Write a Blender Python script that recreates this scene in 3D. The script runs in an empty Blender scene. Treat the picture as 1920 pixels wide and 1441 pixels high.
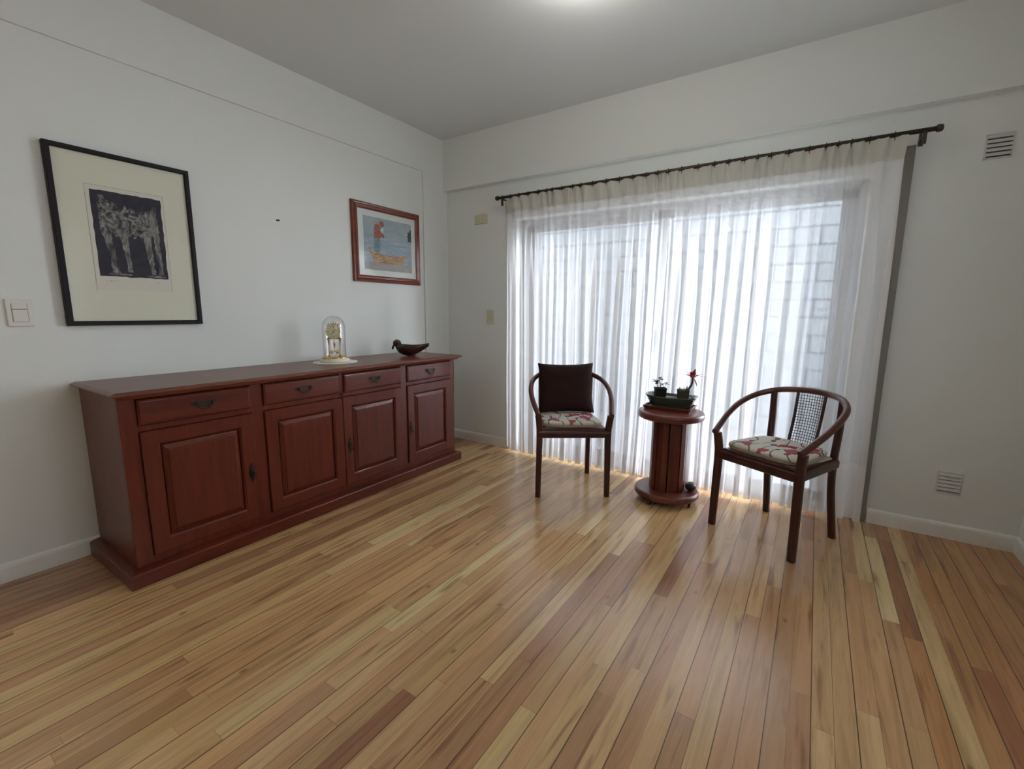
import bpy, bmesh, math, random
from mathutils import Vector, Matrix, noise

# ------------------------------------------------------------------ camera, world, lights, exposure
S = bpy.context.scene
COL = S.collection
pi = math.pi
cam_data = bpy.data.cameras.new('camera')
cam = bpy.data.objects.new('camera', cam_data)
COL.objects.link(cam)
YAW, PIT, ROL = 0.5864, 0.1588, 0.0083
fwd = Vector((-math.sin(YAW)*math.cos(PIT), math.cos(YAW)*math.cos(PIT), -math.sin(PIT)))
rgt = Vector((math.cos(YAW), math.sin(YAW), 0))
upv = rgt.cross(fwd)
r2 = math.cos(ROL)*rgt + math.sin(ROL)*upv
u2 = -math.sin(ROL)*rgt + math.cos(ROL)*upv
cam.matrix_world = Matrix(((r2.x, u2.x, -fwd.x, 2.921), (r2.y, u2.y, -fwd.y, -3.289), (r2.z, u2.z, -fwd.z, 1.22), (0, 0, 0, 1)))
cam_data.sensor_width = 36
cam_data.sensor_fit = 'HORIZONTAL'
cam_data.lens = 15.939
cam_data.clip_start = 0.05
S.camera = cam

wd = bpy.data.worlds.new('sky')
S.world = wd
wd.use_nodes = True
bg = wd.node_tree.nodes['Background']
SKY_BASE, SKY_PATCH = 5.0, 64.0
# overcast sky; bright patch added right of the patio to light the left wall
_nt = wd.node_tree
_tc = _nt.nodes.new('ShaderNodeTexCoord')
_dp = _nt.nodes.new('ShaderNodeVectorMath'); _dp.operation = 'DOT_PRODUCT'
_az, _el = math.radians(46), math.radians(12)
_dp.inputs[1].default_value = (math.cos(_az)*math.cos(_el), math.sin(_az)*math.cos(_el), math.sin(_el))
_nm = _nt.nodes.new('ShaderNodeVectorMath'); _nm.operation = 'NORMALIZE'
_nt.links.new(_tc.outputs['Generated'], _nm.inputs[0])
_nt.links.new(_nm.outputs[0], _dp.inputs[0])
_mr = _nt.nodes.new('ShaderNodeMapRange'); _mr.interpolation_type = 'SMOOTHSTEP'
_mr.inputs['From Min'].default_value = math.cos(math.radians(32))
_mr.inputs['From Max'].default_value = math.cos(math.radians(12))
_mr.inputs['To Min'].default_value = SKY_BASE
_mr.inputs['To Max'].default_value = SKY_PATCH
_nt.links.new(_dp.outputs['Value'], _mr.inputs['Value'])
bg.inputs[0].default_value = (0.86, 0.93, 1.0, 1)
_nt.links.new(_mr.outputs[0], bg.inputs[1])

def lamp(name, kind, loc, energy, color, size=0.1, rot=None, size_y=None):
    l = bpy.data.lights.new(name, kind)
    l.energy = energy
    l.color = color
    if kind == 'AREA':
        l.size = size
        if size_y:
            l.shape = 'RECTANGLE'
            l.size_y = size_y
    elif kind == 'POINT':
        l.shadow_soft_size = size
    o = bpy.data.objects.new(name, l)
    o.location = loc
    if rot:
        o.rotation_euler = rot
    COL.objects.link(o)
    return o

LAMP1 = (1.95, -1.29, 2.620)
FILL_LAMP = (1.60, -4.60, 2.55)  # unseen bulb added as fill light for the walls

S.view_settings.view_transform = 'Standard'
S.view_settings.look = 'None'
S.view_settings.gamma = 1
S.view_settings.use_curve_mapping = False
S.view_settings.exposure = 0.07
S.cycles.max_bounces = 10
S.cycles.diffuse_bounces = 6
S.cycles.transparent_max_bounces = 16
S.cycles.caustics_reflective = False
S.cycles.caustics_refractive = False
S.cycles.sample_clamp_indirect = 6.0

# ------------------------------------------------------------------ material helpers
def new_mat(name):
    m = bpy.data.materials.new(name)
    m.use_nodes = True
    nt = m.node_tree
    b = nt.nodes['Principled BSDF']
    return m, nt, b

def N(nt, typ, **kw):
    n = nt.nodes.new(typ)
    for k, v in kw.items():
        setattr(n, k, v)
    return n

def math_node(nt, op, a, b=None, c=None):
    n = nt.nodes.new('ShaderNodeMath')
    n.operation = op
    for i, v in enumerate((a, b, c)):
        if v is None:
            continue
        if isinstance(v, (int, float)):
            n.inputs[i].default_value = v
        else:
            nt.links.new(v, n.inputs[i])
    return n.outputs[0]

def mixc(nt, fac, a, b, mode='MIX'):
    n = nt.nodes.new('ShaderNodeMix')
    n.data_type = 'RGBA'
    n.blend_type = mode
    for sock, v in ((n.inputs[0], fac), (n.inputs[6], a), (n.inputs[7], b)):
        if isinstance(v, (int, float)):
            sock.default_value = v
        elif isinstance(v, tuple):
            sock.default_value = (*v, 1) if len(v) == 3 else v
        else:
            nt.links.new(v, sock)
    return n.outputs[2]

def ramp(nt, fac, stops, interp='LINEAR'):
    n = nt.nodes.new('ShaderNodeValToRGB')
    n.color_ramp.interpolation = interp
    els = n.color_ramp.elements
    while len(els) < len(stops):
        els.new(0.5)
    for e, (p, c) in zip(els, stops):
        e.position = p
        e.color = (*c, 1)
    nt.links.new(fac, n.inputs[0])
    return n.outputs[0]

def noise_n(nt, vec, scale, detail=3, rough=0.5, dist=0.0):
    n = nt.nodes.new('ShaderNodeTexNoise')
    n.inputs['Scale'].default_value = scale
    n.inputs['Detail'].default_value = detail
    n.inputs['Roughness'].default_value = rough
    n.inputs['Distortion'].default_value = dist
    if vec is not None:
        nt.links.new(vec, n.inputs['Vector'])
    return n.outputs[0]

def objcoord(nt, scale=(1, 1, 1), loc=(0, 0, 0), geo=False):
    if geo:
        src = nt.nodes.new('ShaderNodeNewGeometry').outputs['Position']
    else:
        src = nt.nodes.new('ShaderNodeTexCoord').outputs['Object']
    mp = nt.nodes.new('ShaderNodeMapping')
    mp.inputs['Scale'].default_value = scale
    mp.inputs['Location'].default_value = loc
    nt.links.new(src, mp.inputs[0])
    return mp.outputs[0]

def bump(nt, b, h, strength=0.2, dist=0.002):
    n = nt.nodes.new('ShaderNodeBump')
    n.inputs['Strength'].default_value = strength
    n.inputs['Distance'].default_value = dist
    nt.links.new(h, n.inputs['Height'])
    nt.links.new(n.outputs[0], b.inputs['Normal'])

def plain(name, col, rough=0.6, metal=0.0, spec=0.5, var=0.08, scale=30, bmp=0.0, coat=0.0):
    m, nt, b = new_mat(name)
    v = objcoord(nt)
    n = noise_n(nt, v, scale, 3)
    c = mixc(nt, n, tuple(x*(1-var) for x in col), tuple(min(1, x*(1+var)) for x in col))
    nt.links.new(c, b.inputs['Base Color'])
    b.inputs['Roughness'].default_value = rough
    b.inputs['Metallic'].default_value = metal
    b.inputs['Specular IOR Level'].default_value = spec
    b.inputs['Coat Weight'].default_value = coat
    b.inputs['Coat Roughness'].default_value = 0.1
    if bmp:
        bump(nt, b, n, bmp, 0.001)
    return m

def wood(name, dark, mid, light, rough=0.32, axis=1, stretch=14, scale=9, coat=0.25):
    m, nt, b = new_mat(name)
    sc = [stretch]*3
    sc[axis] = 1
    v = objcoord(nt, tuple(sc))
    n1 = noise_n(nt, v, scale*0.35, 4, 0.55, 0.6)
    n2 = noise_n(nt, v, scale*3, 2, 0.6)
    f = math_node(nt, 'ADD', math_node(nt, 'MULTIPLY', n1, 0.75), math_node(nt, 'MULTIPLY', n2, 0.25))
    c = ramp(nt, f, [(0.30, dark), (0.5, mid), (0.72, light)])
    nt.links.new(c, b.inputs['Base Color'])
    b.inputs['Roughness'].default_value = rough
    b.inputs['Coat Weight'].default_value = coat
    b.inputs['Coat Roughness'].default_value = 0.15
    b.inputs['Specular IOR Level'].default_value = 0.33
    bump(nt, b, n2, 0.05, 0.0006)
    return m

M = {}
def plaster(name, col, sc=60):
    m, nt, b = new_mat(name)
    v = objcoord(nt, geo=True)
    n = noise_n(nt, v, sc, 4, 0.6)
    n2 = noise_n(nt, v, 1.5, 2)
    c = mixc(nt, n2, tuple(x*0.97 for x in col), col)
    nt.links.new(c, b.inputs['Base Color'])
    b.inputs['Roughness'].default_value = 0.75
    b.inputs['Specular IOR Level'].default_value = 0.3
    bump(nt, b, n, 0.12, 0.002)
    return m
M['wall'] = plaster('painted_plaster', (0.75, 0.77, 0.745))
M['ceiling'] = plaster('ceiling_paint', (0.74, 0.77, 0.77), 40)
M['base'] = plain('white_gloss_paint', (0.80, 0.80, 0.76), 0.35, var=0.02)
M['cabinet'] = wood('cherry_stained_wood', (0.062, 0.0095, 0.0045), (0.094, 0.015, 0.007), (0.130, 0.022, 0.009), 0.30, 1, coat=0.08)
M['cabinet_v'] = wood('cherry_stained_wood_upright', (0.062, 0.0095, 0.0045), (0.094, 0.015, 0.007), (0.130, 0.022, 0.009), 0.30, 2, coat=0.08)
M['cabinet_top'] = wood('cherry_stained_top', (0.10, 0.026, 0.015), (0.14, 0.038, 0.020), (0.20, 0.06, 0.032), 0.36, 1, coat=0.2)
M['chair'] = wood('mahogany_chair_wood', (0.024, 0.006, 0.005), (0.042, 0.010, 0.007), (0.065, 0.017, 0.010), 0.34, 2, 8)
M['rail'] = wood('mahogany_bent_wood', (0.045, 0.012, 0.009), (0.075, 0.020, 0.013), (0.11, 0.030, 0.018), 0.28, 0, 4)
M['spool'] = wood('red_mahogany_spool_wood', (0.055, 0.009, 0.005), (0.095, 0.016, 0.008), (0.14, 0.028, 0.014), 0.42, 2, 10)
M['spool_disc'] = wood('red_mahogany_disc_wood', (0.075, 0.016, 0.010), (0.12, 0.027, 0.015), (0.17, 0.044, 0.025), 0.36, 0, 10)
M['bronze'] = plain('dark_bronze', (0.035, 0.030, 0.022), 0.38, 0.7)
M['iron'] = plain('dark_brown_iron', (0.060, 0.045, 0.035), 0.45, 0.5)
M['blackframe'] = plain('black_lacquer', (0.009, 0.006, 0.009), 0.55, spec=0.25)
M['redframe'] = wood('red_frame_wood', (0.10, 0.020, 0.010), (0.16, 0.034, 0.016), (0.22, 0.05, 0.024), 0.3, 1, 6)
M['mat_cream'] = plain('cream_mount_board', (0.62, 0.62, 0.50), 0.55, var=0.02, coat=0.25)
M['paper'] = plain('aged_print_paper', (0.60, 0.58, 0.50), 0.6, var=0.03, coat=0.25)
M['mat_pale'] = plain('pale_mount_board', (0.60, 0.64, 0.60), 0.5, var=0.02, coat=0.3)
M['ivory'] = plain('ivory_plastic', (0.55, 0.53, 0.36), 0.45, var=0.02)
M['white_plastic'] = plain('white_plastic', (0.70, 0.67, 0.62), 0.4, var=0.02)
M['vent'] = plain('vent_paint', (0.62, 0.61, 0.58), 0.6, var=0.03)
M['dark'] = plain('vent_shadow_gap', (0.10, 0.10, 0.095), 0.9)
M['taupe'] = plain('taupe_painted_strip', (0.21, 0.19, 0.165), 0.6, var=0.05)
M['black'] = plain('black_rubber', (0.012, 0.012, 0.012), 0.5)
M['brass'] = plain('polished_brass', (0.72, 0.52, 0.22), 0.22, 1.0, var=0.05)
M['cream_enamel'] = plain('cream_enamel', (0.80, 0.74, 0.58), 0.25, var=0.02)
M['dial'] = plain('clock_dial_cream', (0.72, 0.68, 0.42), 0.4, var=0.05)
M['ink'] = plain('black_marks', (0.03, 0.022, 0.016), 0.5)
M['lace'] = plain('white_crochet', (0.78, 0.76, 0.72), 0.9, var=0.12, scale=300, bmp=0.5)
M['birdwood'] = wood('dark_carved_wood', (0.012, 0.005, 0.004), (0.030, 0.009, 0.006), (0.10, 0.028, 0.014), 0.28, 0, 4, 12)
M['planter'] = plain('dark_green_glaze', (0.030, 0.045, 0.036), 0.18, var=0.25, scale=20, coat=0.6)
M['soil'] = plain('dark_soil', (0.035, 0.028, 0.020), 0.95, var=0.5, scale=120, bmp=0.6)
M['moss'] = plain('grey_green_moss', (0.16, 0.18, 0.12), 0.95, var=0.4, scale=120, bmp=0.6)
M['pot_dark'] = plain('dark_pot', (0.010, 0.011, 0.010), 0.7, var=0.2, spec=0.2)
M['pot_brown'] = plain('weathered_brown_pot', (0.050, 0.042, 0.030), 0.9, spec=0.15, var=0.3, scale=60, bmp=0.4)
M['leaf'] = plain('dark_leaf', (0.012, 0.026, 0.018), 0.7, var=0.3, spec=0.15)
M['dry'] = plain('dry_grass', (0.13, 0.13, 0.10), 0.8, var=0.2)
M['stem'] = plain('dark_stem', (0.030, 0.015, 0.020), 0.5, var=0.3)
M['redflower'] = plain('red_petals', (0.42, 0.020, 0.030), 0.5, var=0.3)
M['pillow'] = plain('dark_brown_fabric', (0.024, 0.009, 0.008), 0.9, var=0.15, scale=400, bmp=0.5, spec=0.2)
M['cane'] = plain('pale_woven_cane', (0.17, 0.13, 0.10), 0.6, var=0.1)
M['cane_seat'] = plain('cane_seat_edge', (0.55, 0.47, 0.36), 0.6, var=0.25, scale=200)
M['alu'] = plain('white_aluminium', (0.36, 0.37, 0.38), 0.4, var=0.02)
M['alu_dark'] = plain('grey_rubber_seal', (0.18, 0.19, 0.20), 0.5, var=0.02)
M['patio'] = plain('pale_patio_tiles', (0.34, 0.36, 0.38), 0.7, var=0.05, scale=4)
M['outer_render'] = plain('rendered_wall', (0.75, 0.72, 0.68), 0.8, var=0.03)
M['sky_shield'] = plain('added_shield_white', (0.75, 0.75, 0.75), 0.8, var=0.03)  # for the unseen slab added to hold back sky light

def floor_mat():
    m, nt, b = new_mat('varnished_strip_floor')
    pos = nt.nodes.new('ShaderNodeNewGeometry').outputs['Position']
    sx = nt.nodes.new('ShaderNodeSeparateXYZ')
    nt.links.new(pos, sx.inputs[0])
    X, Y = sx.outputs[0], sx.outputs[1]
    W = 0.0585
    xr = math_node(nt, 'DIVIDE', math_node(nt, 'SUBTRACT', X, 2.786 - 60*W), W)
    row = math_node(nt, 'FLOOR', xr)
    fx = math_node(nt, 'SUBTRACT', xr, row)
    def wn(v1, v2=None, dim='1D'):
        n = nt.nodes.new('ShaderNodeTexWhiteNoise')
        if v2 is None:
            n.noise_dimensions = '1D'
            nt.links.new(v1, n.inputs['W'])
        else:
            n.noise_dimensions = '2D'
            c = nt.nodes.new('ShaderNodeCombineXYZ')
            nt.links.new(v1, c.inputs[0]); nt.links.new(v2, c.inputs[1])
            nt.links.new(c.outputs[0], n.inputs['Vector'])
        return n.outputs['Value']
    r1 = wn(row)
    r2_ = wn(math_node(nt, 'ADD', row, 71.3))
    ln = math_node(nt, 'ADD', 0.80, math_node(nt, 'MULTIPLY', r2_, 1.0))
    yr = math_node(nt, 'ADD', math_node(nt, 'DIVIDE', Y, ln), math_node(nt, 'MULTIPLY', r1, 9.7))
    # bend board ends so that lengths vary inside a row
    yr = math_node(nt, 'ADD', yr, math_node(nt, 'MULTIPLY', math_node(nt, 'SINE', math_node(nt, 'MULTIPLY', yr, 2.3)), 0.28))
    cell = math_node(nt, 'FLOOR', yr)
    fy = math_node(nt, 'SUBTRACT', yr, cell)
    rc = wn(row, cell)
    rc2 = wn(cell, row)
    # boards along both side walls are darker and redder; left ones include painted shade
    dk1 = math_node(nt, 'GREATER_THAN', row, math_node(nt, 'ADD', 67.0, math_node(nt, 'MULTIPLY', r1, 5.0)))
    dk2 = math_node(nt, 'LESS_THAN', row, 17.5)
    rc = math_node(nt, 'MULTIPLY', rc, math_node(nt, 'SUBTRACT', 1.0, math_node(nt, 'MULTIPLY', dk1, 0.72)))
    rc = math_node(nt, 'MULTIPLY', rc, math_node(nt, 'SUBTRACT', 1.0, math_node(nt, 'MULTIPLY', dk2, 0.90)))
    # board colour
    tone = ramp(nt, rc, [(0.0, (0.30, 0.145, 0.075)), (0.05, (0.40, 0.215, 0.108)), (0.20, (0.47, 0.275, 0.132)),
                         (0.45, (0.53, 0.325, 0.155)), (0.70, (0.57, 0.360, 0.172)), (0.93, (0.60, 0.395, 0.192)), (0.985, (0.68, 0.50, 0.27))])
    hue = ramp(nt, rc2, [(0.0, (1.03, 0.96, 0.93)), (0.5, (1, 1, 1)), (1.0, (0.97, 1.01, 0.93))])
    tone = mixc(nt, 1.0, tone, hue, 'MULTIPLY')
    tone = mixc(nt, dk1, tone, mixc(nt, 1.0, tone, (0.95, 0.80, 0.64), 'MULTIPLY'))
    # grain
    cv = nt.nodes.new('ShaderNodeCombineXYZ')
    nt.links.new(math_node(nt, 'ADD', math_node(nt, 'MULTIPLY', X, 34.0), math_node(nt, 'MULTIPLY', row, 13.7)), cv.inputs[0])
    nt.links.new(math_node(nt, 'ADD', math_node(nt, 'MULTIPLY', Y, 1.7), math_node(nt, 'MULTIPLY', cell, 7.3)), cv.inputs[1])
    g1 = noise_n(nt, cv.outputs[0], 1.0, 4, 0.55, 0.8)
    cv2 = nt.nodes.new('ShaderNodeCombineXYZ')
    nt.links.new(math_node(nt, 'MULTIPLY', X, 260.0), cv2.inputs[0])
    nt.links.new(math_node(nt, 'MULTIPLY', Y, 9.0), cv2.inputs[1])
    nt.links.new(row, cv2.inputs[2])
    g2 = noise_n(nt, cv2.outputs[0], 1.0, 2, 0.5)
    gr = ramp(nt, g1, [(0.26, (0.68, 0.62, 0.56)), (0.46, (0.99, 0.98, 0.97)), (0.65, (1.15, 1.15, 1.15))])
    c = mixc(nt, 0.85, tone, gr, 'MULTIPLY')
    gr2 = ramp(nt, g2, [(0.3, (0.88, 0.86, 0.84)), (0.6, (1.03, 1.03, 1.03))])
    c = mixc(nt, 0.7, c, gr2, 'MULTIPLY')
    # heartwood streaks
    cv3 = nt.nodes.new('ShaderNodeCombineXYZ')
    nt.links.new(math_node(nt, 'ADD', math_node(nt, 'MULTIPLY', X, 24.0), math_node(nt, 'MULTIPLY', row, 5.1)), cv3.inputs[0])
    nt.links.new(math_node(nt, 'ADD', math_node(nt, 'MULTIPLY', Y, 2.1), math_node(nt, 'MULTIPLY', rc, 31.0)), cv3.inputs[1])
    g3 = noise_n(nt, cv3.outputs[0], 1.0, 3, 0.5, 0.4)
    hs = ramp(nt, g3, [(0.58, (0, 0, 0)), (0.70, (1, 1, 1))])
    c = mixc(nt, math_node(nt, 'MULTIPLY', hs, 0.75), c, (0.20, 0.085, 0.035))
    # dark knots, some boards only
    rk = wn(math_node(nt, 'ADD', cell, 17.7), math_node(nt, 'ADD', row, 3.3))
    rk2 = wn(math_node(nt, 'ADD', row, 9.1), math_node(nt, 'ADD', cell, 41.9))
    kx = math_node(nt, 'MULTIPLY', math_node(nt, 'SUBTRACT', fx, math_node(nt, 'ADD', 0.25, math_node(nt, 'MULTIPLY', rk2, 0.5))), W*1.0)
    ky = math_node(nt, 'MULTIPLY', math_node(nt, 'MULTIPLY', math_node(nt, 'SUBTRACT', fy, rk2), ln), 0.42)
    kd = math_node(nt, 'SQRT', math_node(nt, 'ADD', math_node(nt, 'MULTIPLY', kx, kx), math_node(nt, 'MULTIPLY', ky, ky)))
    kn = ramp(nt, kd, [(0.0, (1, 1, 1)), (0.0045, (0.8, 0.8, 0.8)), (0.012, (0, 0, 0))])
    kn = math_node(nt, 'MULTIPLY', kn, math_node(nt, 'GREATER_THAN', rk, 0.82))
    c = mixc(nt, math_node(nt, 'MULTIPLY', kn, 0.65), c, (0.13, 0.055, 0.025))
    # seams
    dx = math_node(nt, 'MINIMUM', fx, math_node(nt, 'SUBTRACT', 1.0, fx))
    par = math_node(nt, 'ADD', math_node(nt, 'FLOOR', math_node(nt, 'ADD', xr, 0.5)), 0.37)
    rs = wn(par)
    evn = math_node(nt, 'LESS_THAN', math_node(nt, 'ABSOLUTE', math_node(nt, 'SUBTRACT', math_node(nt, 'MODULO', math_node(nt, 'FLOOR', math_node(nt, 'ADD', xr, 0.5)), 2.0), 0.0)), 0.5)
    rs = math_node(nt, 'MAXIMUM', math_node(nt, 'MULTIPLY', rs, 0.75), math_node(nt, 'MULTIPLY', evn, 0.86))
    sw = math_node(nt, 'ADD', 0.010, math_node(nt, 'MULTIPLY', math_node(nt, 'POWER', rs, 3.0), 0.030))
    seam = math_node(nt, 'LESS_THAN', dx, sw)
    dy = math_node(nt, 'MULTIPLY', math_node(nt, 'MINIMUM', fy, math_node(nt, 'SUBTRACT', 1.0, fy)), ln)
    seam2 = math_node(nt, 'MULTIPLY', math_node(nt, 'LESS_THAN', dy, 0.0010), 0.3)
    sm = math_node(nt, 'MAXIMUM', math_node(nt, 'MULTIPLY', seam, math_node(nt, 'ADD', 0.35, math_node(nt, 'MULTIPLY', rs, 0.55))), seam2)
    c = mixc(nt, sm, c, (0.035, 0.018, 0.010))
    nt.links.new(c, b.inputs['Base Color'])
    b.inputs['Roughness'].default_value = 0.22
    b.inputs['Specular IOR Level'].default_value = 0.68
    hgt = math_node(nt, 'SUBTRACT', math_node(nt, 'MULTIPLY', g2, 0.25), sm)
    bump(nt, b, hgt, 0.25, 0.0015)
    return m
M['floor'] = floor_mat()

def block_mat():
    m, nt, b = new_mat('white_painted_blocks')
    v = objcoord(nt, (1, 1, 1), geo=True)
    sx = nt.nodes.new('ShaderNodeSeparateXYZ'); nt.links.new(v, sx.inputs[0])
    cb = nt.nodes.new('ShaderNodeCombineXYZ')
    nt.links.new(sx.outputs[0], cb.inputs[0]); nt.links.new(sx.outputs[2], cb.inputs[1])
    br = nt.nodes.new('ShaderNodeTexBrick')
    nt.links.new(cb.outputs[0], br.inputs['Vector'])
    br.inputs['Color1'].default_value = (0.30, 0.335, 0.37, 1)
    br.inputs['Color2'].default_value = (0.275, 0.31, 0.345, 1)
    br.inputs['Mortar'].default_value = (0.15, 0.17, 0.20, 1)
    br.inputs['Scale'].default_value = 1.0
    br.inputs['Mortar Size'].default_value = 0.011
    br.inputs['Brick Width'].default_value = 0.36
    br.inputs['Row Height'].default_value = 0.17
    nt.links.new(br.outputs['Color'], b.inputs['Base Color'])
    b.inputs['Roughness'].default_value = 0.8
    return m
M['blocks'] = block_mat()

def glass_mat(name, base=0.04, edge=0.6, blend=0.25, rough=0.02, tint=(1, 1, 1)):
    m, nt, b = new_mat(name)
    nt.nodes.remove(b)
    out = nt.nodes['Material Output']
    tr = nt.nodes.new('ShaderNodeBsdfTransparent')
    tr.inputs[0].default_value = (*tint, 1)
    gl = nt.nodes.new('ShaderNodeBsdfGlossy')
    gl.inputs['Roughness'].default_value = rough
    lw = nt.nodes.new('ShaderNodeLayerWeight')
    lw.inputs['Blend'].default_value = blend
    f = math_node(nt, 'ADD', base, math_node(nt, 'MULTIPLY', lw.outputs['Facing'], edge))
    mx = nt.nodes.new('ShaderNodeMixShader')
    nt.links.new(f, mx.inputs[0]); nt.links.new(tr.outputs[0], mx.inputs[1]); nt.links.new(gl.outputs[0], mx.inputs[2])
    nt.links.new(mx.outputs[0], out.inputs[0])
    return m
M['pane'] = glass_mat('window_glass', 0.04, 0.10)
M['dome'] = glass_mat('clock_dome_glass', 0.06, 0.95, 0.22, 0.04)

def sheer_mat(name, col, transp, transl, weave=900):
    m, nt, b = new_mat(name)
    nt.nodes.remove(b)
    out = nt.nodes['Material Output']
    v = objcoord(nt, geo=True)
    n = noise_n(nt, v, 25, 2)
    c = mixc(nt, n, tuple(x*0.96 for x in col), col)
    tr = nt.nodes.new('ShaderNodeBsdfTransparent')
    tl = nt.nodes.new('ShaderNodeBsdfTranslucent')
    df = nt.nodes.new('ShaderNodeBsdfDiffuse')
    nt.links.new(c, tl.inputs[0]); nt.links.new(c, df.inputs[0])
    m1 = nt.nodes.new('ShaderNodeMixShader'); m1.inputs[0].default_value = transl
    nt.links.new(df.outputs[0], m1.inputs[1]); nt.links.new(tl.outputs[0], m1.inputs[2])
    m2 = nt.nodes.new('ShaderNodeMixShader'); m2.inputs[0].default_value = transp
    nt.links.new(m1.outputs[0], m2.inputs[1]); nt.links.new(tr.outputs[0], m2.inputs[2])
    nt.links.new(m2.outputs[0], out.inputs[0])
    return m
M['sheer'] = sheer_mat('white_voile', (0.93, 0.92, 0.93), 0.34, 0.09)
M['hem'] = sheer_mat('white_voile_doubled', (0.93, 0.92, 0.93), 0.28, 0.09)
M['heading'] = sheer_mat('cream_heading_tape', (0.66, 0.64, 0.575), 0.01, 0.25)

def floral_mat():
    m, nt, b = new_mat('cream_floral_fabric')
    v = objcoord(nt)
    sx = nt.nodes.new('ShaderNodeSeparateXYZ'); nt.links.new(v, sx.inputs[0])
    nz = nt.nodes.new('ShaderNodeTexNoise'); nz.inputs['Scale'].default_value = 9; nt.links.new(v, nz.inputs['Vector'])
    ad = nt.nodes.new('ShaderNodeVectorMath'); ad.operation = 'MULTIPLY_ADD'
    nt.links.new(nz.outputs['Color'], ad.inputs[0]); ad.inputs[1].default_value = (0.13, 0.13, 0.0); nt.links.new(v, ad.inputs[2])
    vv = ad.outputs[0]
    base = mixc(nt, noise_n(nt, v, 300, 2), (0.50, 0.47, 0.40), (0.60, 0.57, 0.50))
    # branches
    wv = nt.nodes.new('ShaderNodeTexWave'); wv.inputs['Scale'].default_value = 4.0; wv.inputs['Distortion'].default_value = 9
    wv.inputs['Detail'].default_value = 1; wv.inputs['Detail Scale'].default_value = 1.2
    nt.links.new(v, wv.inputs['Vector'])
    br = ramp(nt, wv.outputs['Fac'], [(0.0, (1, 1, 1)), (0.016, (1, 1, 1)), (0.035, (0, 0, 0))])
    c = mixc(nt, math_node(nt, 'MULTIPLY', br, 0.85), base, (0.06, 0.035, 0.03))
    for scl, thr, colr, gate in ((8.5, 0.34, (0.30, 0.030, 0.04), 0.45), (15.0, 0.30, (0.20, 0.035, 0.04), 0.62), (24.0, 0.28, (0.06, 0.03, 0.03), 0.80)):
        vo = nt.nodes.new('ShaderNodeTexVoronoi'); vo.voronoi_dimensions = '2D'; vo.inputs['Scale'].default_value = scl
        nt.links.new(vv, vo.inputs['Vector'])
        sc = nt.nodes.new('ShaderNodeSeparateColor'); nt.links.new(vo.outputs['Color'], sc.inputs[0])
        f = math_node(nt, 'MULTIPLY', math_node(nt, 'LESS_THAN', vo.outputs['Distance'], thr), math_node(nt, 'GREATER_THAN', sc.outputs[0], gate))
        c = mixc(nt, math_node(nt, 'MULTIPLY', f, 0.9), c, colr)
    nt.links.new(c, b.inputs['Base Color'])
    b.inputs['Roughness'].default_value = 0.85
    b.inputs['Specular IOR Level'].default_value = 0.2
    return m
M['floral'] = floral_mat()
M['cushion_band'] = plain('beige_piping', (0.38, 0.33, 0.24), 0.8, var=0.1)

def mottled(name, a, c2, scale, lo, hi, rough=0.5, stretch=(1, 1, 1)):
    m, nt, b = new_mat(name)
    v = objcoord(nt, stretch)
    n = noise_n(nt, v, scale, 5, 0.65, 1.6)
    c = ramp(nt, n, [(lo, a), (hi, c2)])
    nt.links.new(c, b.inputs['Base Color'])
    b.inputs['Roughness'].default_value = rough
    b.inputs['Coat Weight'].default_value = 0.08
    b.inputs['Specular IOR Level'].default_value = 0.3
    return m
M['inkblock'] = mottled('indigo_black_ink', (0.012, 0.010, 0.018), (0.030, 0.027, 0.045), 8, 0.4, 0.75)
M['figure'] = mottled('pale_scratched_figure', (0.018, 0.016, 0.022), (0.26, 0.25, 0.23), 30, 0.42, 0.64)
M['figure_leg'] = mottled('pale_scratched_legs', (0.03, 0.028, 0.032), (0.27, 0.26, 0.24), 26, 0.38, 0.62, stretch=(1, 1, 0.35))
M['faint'] = mottled('pencil_marks', (0.60, 0.58, 0.50), (0.38, 0.36, 0.30), 120, 0.5, 0.62)
M['seaprint'] = mottled('blue_grey_watercolour_sea', (0.20, 0.27, 0.33), (0.36, 0.42, 0.46), 9, 0.35, 0.65, stretch=(1, 0.5, 3))
M['skyprint'] = mottled('grey_watercolour_sky', (0.27, 0.33, 0.36), (0.38, 0.41, 0.40), 6, 0.35, 0.7)
M['shoreprint'] = mottled('wet_sand_watercolour', (0.26, 0.28, 0.30), (0.40, 0.34, 0.30), 8, 0.35, 0.7, stretch=(1, 0.6, 2))
M['boatprint'] = mottled('ochre_boat_paint', (0.22, 0.12, 0.07), (0.52, 0.36, 0.20), 22, 0.35, 0.6, stretch=(1, 0.5, 2))
M['boatinside'] = mottled('orange_boat_inside', (0.30, 0.13, 0.07), (0.50, 0.27, 0.14), 30, 0.35, 0.6)
M['manred'] = mottled('rust_red_shirt_paint', (0.20, 0.06, 0.04), (0.36, 0.14, 0.09), 30, 0.35, 0.6)
M['mantrousers'] = mottled('teal_grey_trousers_paint', (0.09, 0.15, 0.17), (0.20, 0.27, 0.29), 26, 0.35, 0.6)
M['manskin'] = plain('brown_skin_paint', (0.22, 0.11, 0.07), 0.5)
M['whitepaint'] = plain('white_cloth_paint', (0.55, 0.58, 0.58), 0.5)
M['treepaint'] = plain('dark_green_paint', (0.03, 0.07, 0.05), 0.5, var=0.5, scale=80)

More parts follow.
